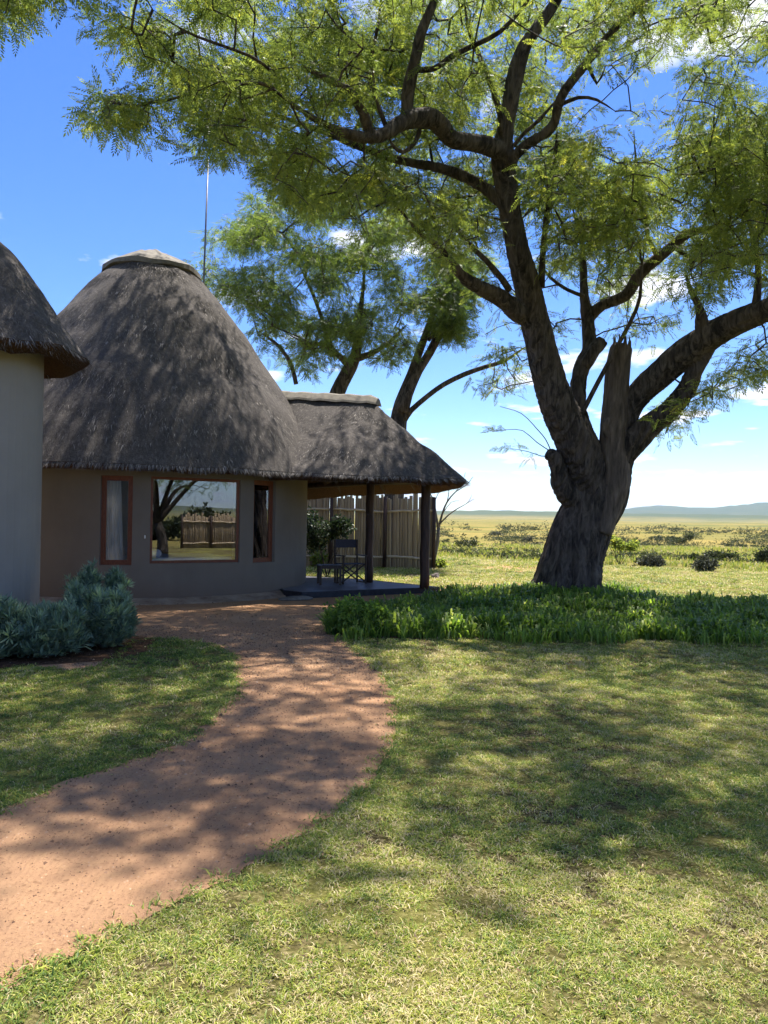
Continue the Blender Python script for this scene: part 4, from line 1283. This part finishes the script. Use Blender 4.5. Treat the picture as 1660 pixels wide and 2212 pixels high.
def crown_targets(n):
    out = []
    tries = 0
    while len(out) < n and tries < 60:
        tries += 1
        x = rng.uniform(-60, 2300, 4000); y = rng.uniform(-1000, 1000, 4000)
        ok = inpoly(x, y, full)
        dens = np.clip((fnoise(x / 95., y / 80., 3) - .38) * 3.0, .03, 1)
        for gx, gy, rx, ry, s in gaps:
            e = np.exp(-(((x - gx) / rx) ** 2 + ((y - gy) / ry) ** 2)); dens = dens * (1 - s * np.clip(e * 1.5, 0, 1))
        inframe = (x < 1720) & (y > -40)
        dens = np.where(inframe, dens, dens * .24)
        dens = dens * np.where(y > 640, .48, 1) * np.where((x < 560), 1.3, 1)
        dens = dens * np.where((x > 1000) & (x < 1700) & (y > 240) & (y < 640), 1.9, 1) * np.where((x > 560) & (x < 1050) & (y > 330) & (y < 590), 2.2, 1)
        ok &= rng.random(4000) < dens
        x, y = x[ok], y[ok]
        for xx, yy in zip(x, y):
            tq = min(max((xx - 150) / 900, 0), 1)
            Dc = 10.4 + 5.3 * tq; hr = 1.0 + 2.7 * tq
            if xx > 1400: Dc = 15.6 - min((xx - 1400) / 500, 1) * 1.6
            if yy > 640: hr *= .6; Dc += .6
            D_ = Dc + rng.uniform(-hr, hr)
            if 380 < xx < 1000 and rng.random() < .5: D_ = rng.uniform(13.5, 18)
            if yy < -60: D_ = rng.uniform(7.2, 16)
            dd = np.hypot(thick[:, 0] - xx, thick[:, 1] - yy); kk = int(np.argmin(dd))
            if dd[kk] < 40 + thick[kk, 3] and D_ < thick[kk, 2] + .5:
                if rng.random() < .5: continue
                D_ = thick[kk, 2] + rng.uniform(.5, 3.2)
            p = at(xx, yy, D_)
            if p.z > 15.5 or p.y < (8.6 if yy > -40 else 7.2): continue
            # keep the crown an umbrella round the trunk
            if p.z < 3.4: continue
            out.append((p.x, p.y, p.z, 1.0 if (xx < 1760 and yy > -80) else 0.0))
            if len(out) >= n: break
    return np.array(out)
CT = crown_targets(4800)
extra = []
for (x, y, D_) in ((1061,934,15.9),(1075,925,15.9),(1100,965,16.0),(1112,958,16.0),(1148,985,16.0),(1085,965,15.9)):
    p = at(x, y, D_); extra.append((p.x, p.y, p.z))
extra = np.array(extra)
def tmesh(T):
    q = len(T); me = np_mesh('frond', T.reshape(-1, 3), np.arange(q * 4).reshape(-1, 4), np.clip(rng.normal(.42, .10, q), 0, 1)); return me
tm_hi = [frond_template(8, s, .12 + .09 * s, .30, .105) for s in range(5)]
tm_lo = [frond_template(5, s + 10, .3, .34, .13) for s in range(3)]
hi = CT[CT[:, 3] > .5, :3]; lo = CT[CT[:, 3] < .5, :3]
print('clusters', len(hi), len(lo))
def leaves(C, per, spread, tm, smin, smax, bright=0.0, bias=.25):
    pos, yaw, pitch, roll = spray_positions(C, per, spread, bias)
    n = len(pos)
    cr = np.repeat(np.clip(rng.normal(.42 + bright, .18, len(C)), 0, 1), per)
    return place(tm, pos, yaw, pitch, roll, rng.uniform(smin, smax, n), np.clip(cr + rng.normal(0, .12, n), 0, 1))
def leaf_points(C, per, spread, smin, smax, bias=.12, bright=0.0):
    pos, yaw, pitch, roll = spray_positions(C, per, spread, bias)
    n = len(pos)
    ti = np.repeat(rng.normal(bright, .16, len(C)), per) + rng.normal(0, .08, n)
    return pos, np.column_stack([roll, pitch, yaw]), rng.uniform(smin, smax, n), ti
def crown_obj(sets, tm, mat, tree_):
    pos, rot, sc_, ti = [np.concatenate(q) for q in zip(*sets)]
    pos = pos - np.array(tuple(tree_.location))
    tms = [tmesh(T) for T in tm]
    for q in tms: q.materials.append(mat)
    o = gn_scatter('crown', tms, pos, rot, sc_, ti, mat, tree_); o['kind'] = 'stuff'
    print('fronds', len(pos)); return o
crown_obj([leaf_points(hi, 10, .36, .15, .31), leaf_points(lo, 12, .40, .22, .36), leaf_points(extra, 7, .14, .12, .22)], tm_hi, M['leaf'], tree)
def joinp(parts):
    V, F, Rr = [], [], []; b = 0
    for v_, f, r in parts:
        V.append(v_); F.append(f + b); Rr.append(r); b += len(v_)
    return np.concatenate(V), np.concatenate(F), np.concatenate(Rr)
nd = np.array(nodes)
V, F = grow_twigs(nd[:, :3], CT[:, :3], seg=.26, jit=.022, r0=.0055, rmax=.035)
o = under_tree(link('twigs', np_mesh('twigs', V, F), M['bark'])); o['kind'] = 'stuff'
# thin shoots from the cut stub on the left
sh = MB()
for pts in ([(1190,972,2.6),(1180,950,2.2),(1163,929,2),(1127,893,1.6),(1081,878,1.2)], [(1190,975,2.4),(1160,955,2),(1130,930,1.6),(1097,928,1.3),(1065,932,1)], [(1194,985,2.4),(1170,985,2),(1140,975,1.6),(1100,968,1)]):
    limb(sh, pts, (16.1, 15.9), seg=5, amp=0, step=.15)
under_tree(sh.build('shoot', M['bark'], smooth=True))

# ------------------------------------------------------------------ trees behind the veranda
def back_tree(name, label, base, limbs, poly, dn, D, hr, seed, n, leafmat, gapsl=(), tmpl=None, per=12, sc_=(.26,.42)):
    tnodes = []
    tr = empty(name, (base[0], base[1], 0)); tag(tr, label, 'tree')
    mb = MB()
    for pts, DD in limbs: limb(mb, pts, DD, seg=9, amp=.03, step=.3, nodes=tnodes)
    under_tree(mb.build('trunk', M['bark'], smooth=True), tr)
    C = []
    while len(C) < n:
        xs = [p[0] for p in poly]; ys = [p[1] for p in poly]
        x = rng.uniform(min(xs), max(xs), 2000); y = rng.uniform(min(ys), max(ys), 2000)
        dens = np.clip((fnoise(x / 60. + seed, y / 50., 3) - dn) * 2.6, .05, 1)
        for gx, gy, rx, ry, s in gapsl:
            e = np.exp(-(((x - gx) / rx) ** 2 + ((y - gy) / ry) ** 2)); dens = dens * (1 - s * np.clip(e * 1.5, 0, 1))
        ok = inpoly(x, y, poly) & (rng.random(2000) < dens)
        for xx, yy in zip(x[ok], y[ok]):
            p = at(xx, yy, D + rng.uniform(-hr, hr)); C.append((p.x, p.y, p.z))
    C = np.array(C[:n])
    crown_obj([leaf_points(C, per, .62, sc_[0], sc_[1], .2)], tmpl, leafmat, tr)
    nd = np.array(tnodes)
    V, F = grow_twigs(nd[:, :3], C, seg=.6, r0=.007)
    o = under_tree(link('twigs', np_mesh('twigs', V, F), M['bark']), tr); o['kind'] = 'stuff'
    return tr
tm_b = [frond_template(7, s + 20, .3, .30, .11) for s in range(3)]
b2 = at(680, 1218, 28.5)
back_tree('round_tree', 'broad dark green tree behind the veranda ridge with crooked pale trunk', (b2.x, b2.y),
    [([(680,1218,46),(690,1120,40),(705,950,36),(722,870,34),(738,828,31),(757,793,29),(770,760,22),(775,700,18),(785,620,13),(790,540,8)], (28.5, 28.5)),
     ([(757,793,20),(735,770,13),(700,745,11),(660,740,8),(620,720,5)], (28.5, 27.5)),
     ([(765,775,20),(800,765,12),(840,740,9),(880,700,6)], (28.5, 29)),
     ([(722,770,12),(700,700,9),(670,620,7),(640,560,5)], (28.5, 28.5)),
     ([(640,830,10),(630,790,9),(605,750,8),(560,715,5)], (28, 27.5))],
    [(428,572),(450,530),(490,500),(540,455),(548,400),(600,370),(740,380),(880,440),(960,530),(1000,600),(1000,690),(950,700),(930,660),(890,690),(880,790),(810,800),(770,740),(710,820),(650,805),(640,770),(590,790),(560,745),(500,665),(440,610)],
    .35, 28.5, 3.2, 3, 1050, M['leaf_dark'], [(600,760,50,40,.6), (500,560,20,20,.9), (700,780,50,30,.5), (860,740,50,60,.5), (905,640,30,50,.4)], tm_b)
b3 = at(846, 1225, 27.5)
back_tree('forked_tree', 'slender tree with three dark stems forking behind the right slope of the veranda roof', (b3.x, b3.y),
    [([(846,1225,48),(850,1110,44),(858,950,42),(862,905,38),(868,870,32),(888,810,20),(912,745,17),(940,670,15),(962,620,16),(985,570,13),(1000,500,8)], (27.5, 27.5)),
     ([(868,890,34),(882,850,24),(905,800,20),(930,760,19),(960,700,20),(990,650,18),(1022,622,14),(1060,580,9)], (27.3, 27.1)),
     ([(873,905,18),(890,885,12),(925,855,11),(960,830,11),(1005,808,11),(1050,792,10),(1090,780,9),(1120,760,8),(1150,740,5)], (27.4, 26)),
     ([(925,735,10),(960,690,9),(990,660,7)], (27.5,27.5))],
    [(930,560),(1010,540),(1060,560),(1010,640),(1000,720),(960,740),(940,700)],
    .30, 27.5, 1.4, 8, 150, M['leaf_dark'], [], tm_b)

# ------------------------------------------------------------------ planted bed of strap leaves
def strap_leaves(P, per, length, width, z0=.0, up=.7):
    n = len(P) * per
    c = np.repeat(P, per, 0); c = c + rng.normal(0, .03, c.shape)
    a = rng.random(n) * 2 * np.pi
    L = rng.uniform(length[0], length[1], n); W = rng.uniform(width[0], width[1], n)
    d = np.stack([np.cos(a), np.sin(a)], 1); s = np.stack([-np.sin(a), np.cos(a)], 1) * W[:, None] / 2
    out = rng.uniform(.2, .85, n)
    pts = []
    for f, zf, of, wf in ((0, 0, 0, .7), (.4, .55, .25, 1.0), (.75, .85, .62, .8), (1, .80, 1.0, .05)):
        ctr = c + d * (L * out * of)[:, None]; z = z0 + L * zf * (1.15 - out * .55)
        pts.append(np.column_stack([ctr - s * wf, z])); pts.append(np.column_stack([ctr + s * wf, z]))
    V = np.stack(pts, 1).reshape(-1, 3)
    i = (np.arange(n) * 8)[:, None]
    F = np.concatenate([i + [0,1,3,2], i + [2,3,5,4], i + [4,5,7,6]], 1).reshape(-1, 4)
    return V, F, np.repeat(np.clip(np.repeat(rng.normal(.5, .16, len(P)), per) + rng.normal(0, .16, n) + (rng.random(n) < .05) * .4, 0, 1), 3)
nb = 7600
x = rng.uniform(-.9, 13, nb); y = rng.uniform(10.3, 17.7, nb)
ok = inpoly(x, y, bed_poly); x, y = x[ok], y[ok]
edge = np.clip(fnoise(x * 1.1, y * 1.1, 3) * 1.5, .45, 1.2)
P = np.stack([x, y], 1)
k = len(P) // 3
hn = fnoise(P[:, 0] * .9 + 3, P[:, 1] * .9, 3) + .35 * fnoise(P[:, 0] * 4, P[:, 1] * 4, 2)
order = np.argsort(hn); P = P[order]; k = len(P) // 4
prt = [strap_leaves(P[:k], 7, (.10, .22), (.020, .036)), strap_leaves(P[k:2*k], 8, (.15, .28), (.022, .040)), strap_leaves(P[2*k:3*k], 8, (.20, .34), (.024, .042)), strap_leaves(P[3*k:], 8, (.25, .42), (.024, .044))]
fr_edge = [(xx, 10.38 + .16 * math.sin(xx * 2.1) + .12 * math.sin(xx * 5.3 + 1) + random.uniform(-.16, .10)) for xx in np.linspace(-.5, 9.5, 260)]
prt.append(strap_leaves(np.array(fr_edge), 7, (.10, .28), (.014, .030)))
V, F, r_ = joinp(prt)
print('bed quads', len(F))
o = link('strap_leaf_planting', np_mesh('strap_leaf_planting', V, F, r_), M['strap'])
tag(o, 'dense glossy green strap leaves covering the bed round the big tree', 'plants', kind='stuff')

# ------------------------------------------------------------------ leafy shrubs
def needle_tmpl(n, seed, L=.5, W=.035):
    tr = np.random.default_rng(seed); q = []
    for i in range(n):
        d = tr.normal(0, 1, 3); d[2] = abs(d[2]) * 1.3 + .25; d /= np.linalg.norm(d)
        s = np.cross(d, [0, 0, 1]); s /= np.linalg.norm(s) + 1e-9
        l = L * tr.uniform(.6, 1.1); b = d * .04
        q.append([b, b + d*l*.5 - s*W, b + d*l, b + d*l*.5 + s*W])
    return np.array(q)
tm_needle = [needle_tmpl(16, s) for s in range(4)]
tm_needle[:] = [np.concatenate([t_, t_[:1]]) for t_ in tm_needle]
def leaf_tmpl(n, seed, L=.8, W=.22):
    tr = np.random.default_rng(seed); q = []
    for i in range(n):
        d = tr.normal(0, 1, 3); d[2] = d[2] * .7 + .25; d /= np.linalg.norm(d)
        s = np.cross(d, tr.normal(0, 1, 3)); s /= np.linalg.norm(s) + 1e-9
        l = L * tr.uniform(.6, 1.1); b = d * .15 + tr.normal(0, .15, 3)
        q.append([b, b + d*l*.5 - s*W, b + d*l, b + d*l*.5 + s*W])
    return np.array(q)
tm_leaf = [leaf_tmpl(9, s + 50) for s in range(4)]
def shrub(name, label, loc, blobs, mat, n, tm, s, parts_stem=5, group=None, cat='shrub', stem_mat='bark', shell=.55, up=False, flat=1.0):
    """blobs: (dx, dy, z, rx, ry, rz) ellipsoids that the leaf sprigs fill"""
    e = empty(name, loc); tag(e, label, cat, group)
    P = []
    wts = np.array([b[3]*b[4]*b[5] for b in blobs]) ** .67; wts /= wts.sum()
    for b, w in zip(blobs, wts):
        m = max(4, int(n * w))
        d = rng.normal(0, 1, (m, 3)); d /= np.linalg.norm(d, axis=1, keepdims=True)
        rr = (shell + (1 - shell) * rng.random((m, 1))) * (1 + .30 * (fnoise(d[:, :1] * 3 + b[0] * 7, d[:, 2:3] * 3 + d[:, 1:2] * 3 + b[2]) - .5) * 2)
        q = d * rr * np.array(b[3:6]) + np.array(b[:3]); P.append(q)
    P = np.concatenate(P); P = P[P[:, 2] > .02]
    m = len(P)
    pitch = rng.normal(0, .35, m) if up else rng.uniform(-.6, .6, m)
    V, F, r_ = place(tm, P, rng.random(m) * 6.28, pitch, rng.normal(0, .35, m), rng.uniform(s[0], s[1], m), np.clip(rng.normal(.48, .2, m), 0, 1))
    o = link('foliage', np_mesh('foliage', V, F, r_), mat, e); o['kind'] = 'stuff'
    st = MB()
    for k in range(parts_stem):
        b = blobs[k % len(blobs)]
        a = random.uniform(0, 6.28)
        tpp = Vector((b[0] + math.cos(a) * b[3] * .5, b[1] + math.sin(a) * b[4] * .5, b[2] + b[5] * .3))
        r = .02 * max(.6, b[5])
        st.tube([(math.cos(a)*.03, math.sin(a)*.03, -.01), tuple(tpp * .5 + Vector((random.uniform(-.05,.05), random.uniform(-.05,.05), 0)) * b[3]), tpp], [r, r*.7, r*.3], 5)
    st.build('stems', M[stem_mat], e)
    return e
def leaf_at(x, y): return onground(x, y)
p = onground(60, 1440)
shrub('finger_leaf_shrub', 'wide low blue green shrub with needle leaves under the grey wall, nearest the left edge', (p.x, p.y + .45, 0),
      [(-.55,.0,.28,.55,.42,.33),(.0,.05,.27,.42,.40,.30),(-.95,.1,.28,.38,.40,.30)], M['blue_shrub'], 2300, tm_needle, (.16,.30), up=True, group='blue green shrubs by the grey wall')
p = onground(200, 1415)
shrub('finger_leaf_shrub', 'rounded blue green shrub catching sun beside the red path, right of the wider shrub', (p.x, p.y + .40, 0),
      [(.0,.0,.34,.34,.36,.34),(-.25,.10,.36,.32,.34,.34),(.10,.02,.24,.24,.28,.24)], M['blue_shrub'], 2000, tm_needle, (.15,.28), up=True, group='blue green shrubs by the grey wall')
p = onground(115, 1395)
shrub('finger_leaf_shrub', 'taller thin blue green shrub with upright shoots against the corner of the grey wall', (p.x + .1, p.y + .8, 0),
      [(.02,0,.60,.12,.14,.34),(-.1,.1,.45,.24,.24,.36),(.32,.15,.52,.15,.16,.34)], M['blue_shrub'], 620, tm_needle, (.16,.28), up=True, group='blue green shrubs by the grey wall')
p = onground(757, 1378)
shrub('round_bush', 'small dark rounded bush at the near left end of the planted bed', (p.x, p.y + .30, 0),
      [(0,0,.24,.36,.32,.27),(.28,.1,.2,.28,.3,.22)], M['strap'], 700, tm_leaf, (.05,.09))
p = onground(700, 1245)
shrub('veranda_shrub', 'dark leafy shrub with arching bare stems growing behind the veranda table', (p.x + .1, 20.9, 0),
      [(-.55,0,1.35,.5,.5,.5),(.2,.1,1.25,.45,.4,.35),(-.3,0,.9,.35,.35,.3),(.45,.0,1.45,.28,.3,.2)], M['shrub_dark'], 420, tm_leaf, (.09,.16), parts_stem=9, cat='shrub', shell=.2)
# low plants at the foot of the fence
for (x, y, w, h, lab) in ((852,1222,26,34,'yellow green leafy plant at the foot of the fence between the veranda posts'), (884,1222,20,26,'small pale leafy plant at the fence foot just left of the outer veranda post'), (950,1228,22,20,'small bushy plant at the right end of the pole fence'), (820,1222,24,14,'dark low plant at the fence foot beside the inner veranda post'), (690,1226,40,40,'leafy plant at the fence foot behind the veranda shrub')):
    p = onground(x, y); s = p.y / FPX
    shrub('fence_plant', lab, (p.x, p.y - .15, 0), [(0,0,h*s*.45,w*s*.5,w*s*.4,h*s*.5)], M['leaf'], 46, tm_leaf, (.10,.2), parts_stem=4, shell=.2)

# bare sapling at the end of the fence
sp_ = onground(937, 1232)
sap = empty('bare_tree', (sp_.x, 25.6, 0)); tag(sap, 'leafless grey sapling with spreading twigs at the right end of the pole fence', 'tree')
mb = MB()
def bl(pts, D=25.6, mbx=None):
    P = [at(x, y, D) for x, y, w in pts]; rad = [w / 2 / FPX * D for x, y, w in pts]
    P, rad = catmull(P, rad, .3); (mbx or mb).tube(P, rad, 6)
bl([(934,1234,11),(938,1205,10),(945,1175,9),(948,1140,8)])
under_tree(mb.build('trunk', M['pale_bark'], smooth=True), sap)
for k, pts in enumerate(([(948,1145,7),(942,1110,5),(938,1085,3.4),(928,1062,2.2),(920,1050,1.5)], [(948,1140,6),(956,1110,5),(966,1085,4),(985,1062,3),(1008,1048,2),(1022,1030,1.2)], [(950,1132,4),(970,1112,3.4),(990,1098,2.4),(1005,1090,1.6),(1024,1078,1)],
            [(966,1085,2.4),(970,1062,1.8),(962,1045,1)], [(985,1062,2),(1000,1040,1.4),(1006,1020,1)], [(938,1085,2.2),(948,1064,1.6),(952,1048,1)], [(956,1110,2.2),(975,1085,1.5),(992,1082,1)], [(1005,1090,1.4),(1014,1082,1),(1020,1068,.8)])):
    m2 = MB(); bl(pts, 25.6 + .1 * math.sin(k * 2), m2); under_tree(m2.build('branch', M['pale_bark'], smooth=True), sap)

# rock on the lawn
rk = bmesh.new(); bmesh.ops.create_icosphere(rk, subdivisions=2, radius=1)
for v_ in rk.verts: v_.co = Vector((v_.co.x*.13, v_.co.y*.11, max(v_.co.z, -.2)*.13)) * (1 + .35*mnoise.noise(v_.co*1.7))
me = bpy.data.meshes.new('rock'); rk.to_mesh(me); rk.free()
o = link('rock', me, M['rock']); p = onground(941, 1249); o.location = (p.x, p.y, .015)
tag(o, 'small dark grey rock on the lawn just right of the outer veranda post', 'rock')
# ------------------------------------------------------------------ veld bushes beyond the lawn
def veld(x, yb, w, h, mat, label, n=120, group='bushes on the grassland beyond the lawn', trunk=False, cat='bush', shell=.25):
    p = veld_point(x, yb); s = p.y / FPX; W = w * s; Hh = h * s; z0 = p.z - .02
    bl_ = []
    r_l = random.Random(int(x * 7 + yb))
    nb_ = max(2, int(w / 12))
    for k in range(nb_):
        f = (k + .5) / nb_ - .5
        hh = Hh * r_l.uniform(.7, 1.0) * (1 - .5 * abs(f))
        if trunk: bl_.append((f * W, r_l.uniform(-.2,.2) * W, Hh * r_l.uniform(.62,.85), W / nb_ * .9, W * .25, Hh * .18))
        else: bl_.append((f * W * .8, r_l.uniform(-.2,.2) * W, hh * .48, W / nb_ * .8, W * .3, hh * .5))
    sz = max(.12, 3.2 * s)
    return shrub('veld_bush' if not trunk else 'veld_tree', label, (p.x, p.y, z0), bl_, mat, n, tm_leaf, (sz * .8, sz * 1.5), parts_stem=6 if trunk else 3, group=group, cat=cat, shell=shell)
VL, VG = M['veld_leaf'], M['veld_grey']
veld(962, 1182, 22, 26, VL, 'dark upright bush just right of the bare sapling')
veld(1010, 1190, 58, 42, VL, 'large mid green bush between the bare sapling and the trunk')
veld(1073, 1158, 30, 14, VG, 'grey dark low bush on the far slope left of the trunk', 70)
veld(1140, 1172, 24, 20, VG, 'grey bush on the slope close to the left of the trunk, upper of two', 70)
veld(1158, 1182, 30, 18, VG, 'grey bush on the slope close to the left of the trunk, lower of two', 70)
veld(1340, 1222, 78, 66, M['leaf'], 'yellow green flat crowned thorn tree just right of the big trunk', 230, trunk=True, cat='tree', group='trees on the grassland beyond the lawn')
veld(1405, 1225, 62, 34, VG, 'grey twiggy thicket right of the yellow green thorn tree', 150)
veld(1478, 1198, 50, 46, VL, 'dark green small tree in the middle of the grassland on the right', 150, trunk=True, cat='tree', group='trees on the grassland beyond the lawn')
veld(1498, 1212, 26, 18, VL, 'low dark bush in front of the small dark green tree', 60)
veld(1565, 1212, 70, 32, VL, 'wide dark bush towards the right edge of the grassland', 170)
veld(1525, 1236, 60, 48, VG, 'sparse grey bush with twiggy top at the edge of the lawn', 130, shell=.1)
veld(1655, 1222, 42, 54, VL, 'dark green bush cut by the right edge of the picture', 140)
veld(1440, 1172, 90, 18, VL, 'long low band of green bushes behind the small dark green tree', 160)
veld(1590, 1182, 60, 12, VL, 'long thin bush line on the far grassland at the right', 100)
# scattered scrub that nobody could count
def scrub(n):
    Ps, S, Rr = [], [], []
    x = rng.uniform(900, 1760, n); y = 1132 + 8 + 72 * rng.random(n) ** .85 + (x - 1300) * .016
    for xx, yy in zip(x, y):
        d = fnoise(np.array(xx / 50.), np.array(yy / 9.), 3)
        if rng.random() > (d - .38) * 5: continue
        p = veld_point(xx, yy)
        if bool(inpoly(np.array(p.x), np.array(p.y), lawn_poly)) or p.y < 24 or p.x < 1.5: continue
        s = p.y / FPX
        z0 = p.z
        m = 14
        w = rng.uniform(5, 22) * s
        q = rng.normal(0, 1, (m, 3)) * [w * .5, w * .5, w * .20] + [p.x, p.y, z0 + w * .22]
        q[:, 2] = np.maximum(q[:, 2], z0 + .03)
        Ps.append(q); S.append(np.full(m, max(.10, 2.4 * s))); Rr.append(np.full(m, rng.uniform(.1, .9)))
    P = np.concatenate(Ps); m = len(P)
    return place(tm_leaf, P, rng.random(m) * 6.28, rng.uniform(-.5, .5, m), rng.normal(0, .4, m), np.concatenate(S), np.concatenate(Rr))
V, F, r_ = scrub(2300)
print('scrub', len(F))
o = link('veld_scrub', np_mesh('veld_scrub', V, F, r_), VL)
tag(o, 'low green and grey scrub scattered over the grassland beyond the lawn', 'scrub', kind='stuff')
# long grass just past the mown edge
xs = rng.uniform(1.5, 34, 60000); ys = rng.uniform(22, 52, 60000)
ok = ~inpoly(xs, ys + .6, lawn_poly) & (xs / ys > .02) & (xs / ys < .56) & (fnoise(xs * .4, ys * .4) > .42)
xs, ys = xs[ok], ys[ok]; n = len(xs)
V, F, r_ = blades(np.stack([xs, ys], 1), rng.uniform(.08, .26, n), rng.uniform(.02, .045, n), rng.uniform(.3, 1.0, n), np.clip(rng.normal(.62, .22, n), 0, 1))
o = link('long_grass', np_mesh('long_grass', V, F, r_), M['grass'])
tag(o, 'rough unmown grass beyond the edge of the lawn', 'grass', kind='stuff')

# ------------------------------------------------------------------ what the big window mirrors: garden to the right of the viewpoint
pole_fence((14.7, -1.9, 0), (17.1, -.2, 0), 1.70, 32, 'rough stake fence standing on the lawn away from the huts', posts=(0, .5, 1), seed=8, rail_side=1)
def plain_tree(name, label, base, h, spread, seed, ncl, leafmat, trunk_h=1.35):
    lr = random.Random(seed); nrs = []
    tr = empty(name, (base[0], base[1], 0)); tag(tr, label, 'tree')
    mb = MB()
    B = Vector((base[0], base[1], 0))
    f0 = B + Vector((lr.uniform(-.2,.2), lr.uniform(-.2,.2), trunk_h))
    P, rd = catmull([B, B.lerp(f0, .5) + Vector((.08, .05, 0)), f0], [.24, .19, .16], .3); mb.tube(P, rd, 9)
    tips = []
    for k in range(7):
        a = k / 7 * 6.28 + lr.uniform(-.3, .3); rr = spread * lr.uniform(.5, .95)
        e = B + Vector((math.cos(a) * rr, math.sin(a) * rr, h * lr.uniform(.6, .9)))
        mid = f0.lerp(e, .5) + Vector((0, 0, h * .1))
        P, rd = catmull([f0, mid, e], [.11, .07, .02], .3); mb.tube(P, rd, 6)
        for q in P: nrs.append((q.x, q.y, q.z))
    under_tree(mb.build('trunk', M['bark'], smooth=True), tr)
    C = []
    while len(C) < ncl:
        d = np.array([lr.gauss(0, .5), lr.gauss(0, .5), lr.gauss(0, .35)])
        if np.linalg.norm(d) > 1: continue
        C.append((base[0] + d[0] * spread, base[1] + d[1] * spread, h * .78 + d[2] * h * .28))
    C = np.array(C)
    crown_obj([leaf_points(C, 8, .4, .25, .4)], tm_lo, leafmat, tr)
    V, F = grow_twigs(np.array(nrs), C, seg=.5, r0=.006)
    o = under_tree(link('twigs', np_mesh('twigs', V, F), M['bark']), tr); o['kind'] = 'stuff'
for (x_, y_, w_, h_, lab) in ((20.6, -13.8, 2.4, 1.9, 'dark garden bush furthest to the left in the mirrored garden'), (23.2, -12.2, 2.2, 1.5, 'low dark garden bush just left of the mirrored stake fence'), (26.0, -10.2, 2.6, 2.3, 'tallest dark garden bush seen over the mirrored stake fence'), (28.8, -7.6, 2.4, 1.8, 'dark garden bush over the far end of the mirrored stake fence')):
    shrub('garden_bush', lab, (x_, y_, 0), [(0,0,h_*.48,w_*.6,w_*.5,h_*.5),(w_*.5,.4,h_*.4,w_*.5,w_*.4,h_*.42),(-w_*.6,.2,h_*.38,w_*.5,w_*.4,h_*.4)], M['veld_leaf'], 420, tm_leaf, (.22,.4), group='bushes mirrored in the large window', cat='bush')
plain_tree('lawn_tree', 'spreading thorn tree on the lawn near the stake fence, mirrored in the large window', (7.0, 4.0), 4.6, 3.0, 4, 100, M['leaf_dark'])

# ------------------------------------------------------------------ haze
hz = MB(); hz.box(-12500, 12500, -12500, 12500, -6, 420)
ho = hz.build('haze')
tag(ho, kind='stuff'); 
hm = bpy.data.materials.new('haze'); hm.use_nodes = True
for n_ in list(hm.node_tree.nodes): hm.node_tree.nodes.remove(n_)
mo = hm.node_tree.nodes.new('ShaderNodeOutputMaterial'); pv = hm.node_tree.nodes.new('ShaderNodeVolumePrincipled')
pv.inputs['Color'].default_value = (.50, .68, .95, 1); pv.inputs['Density'].default_value = 5.5e-5
pv.inputs['Anisotropy'].default_value = 0.2
hm.node_tree.links.new(pv.outputs[0], mo.inputs['Volume'])
ho.data.materials.append(hm)
ho['label'] = 'thin pale blue haze over the far hills'; ho['category'] = 'haze'
tot = sum(len(o.data.loop_triangles) if o.data.loop_triangles else sum(max(0, len(p.vertices) - 2) for p in o.data.polygons) if len(o.data.polygons) < 3000 else len(o.data.polygons) * 2 for o in sc.objects if o.type == 'MESH')
print('approx tris', tot)
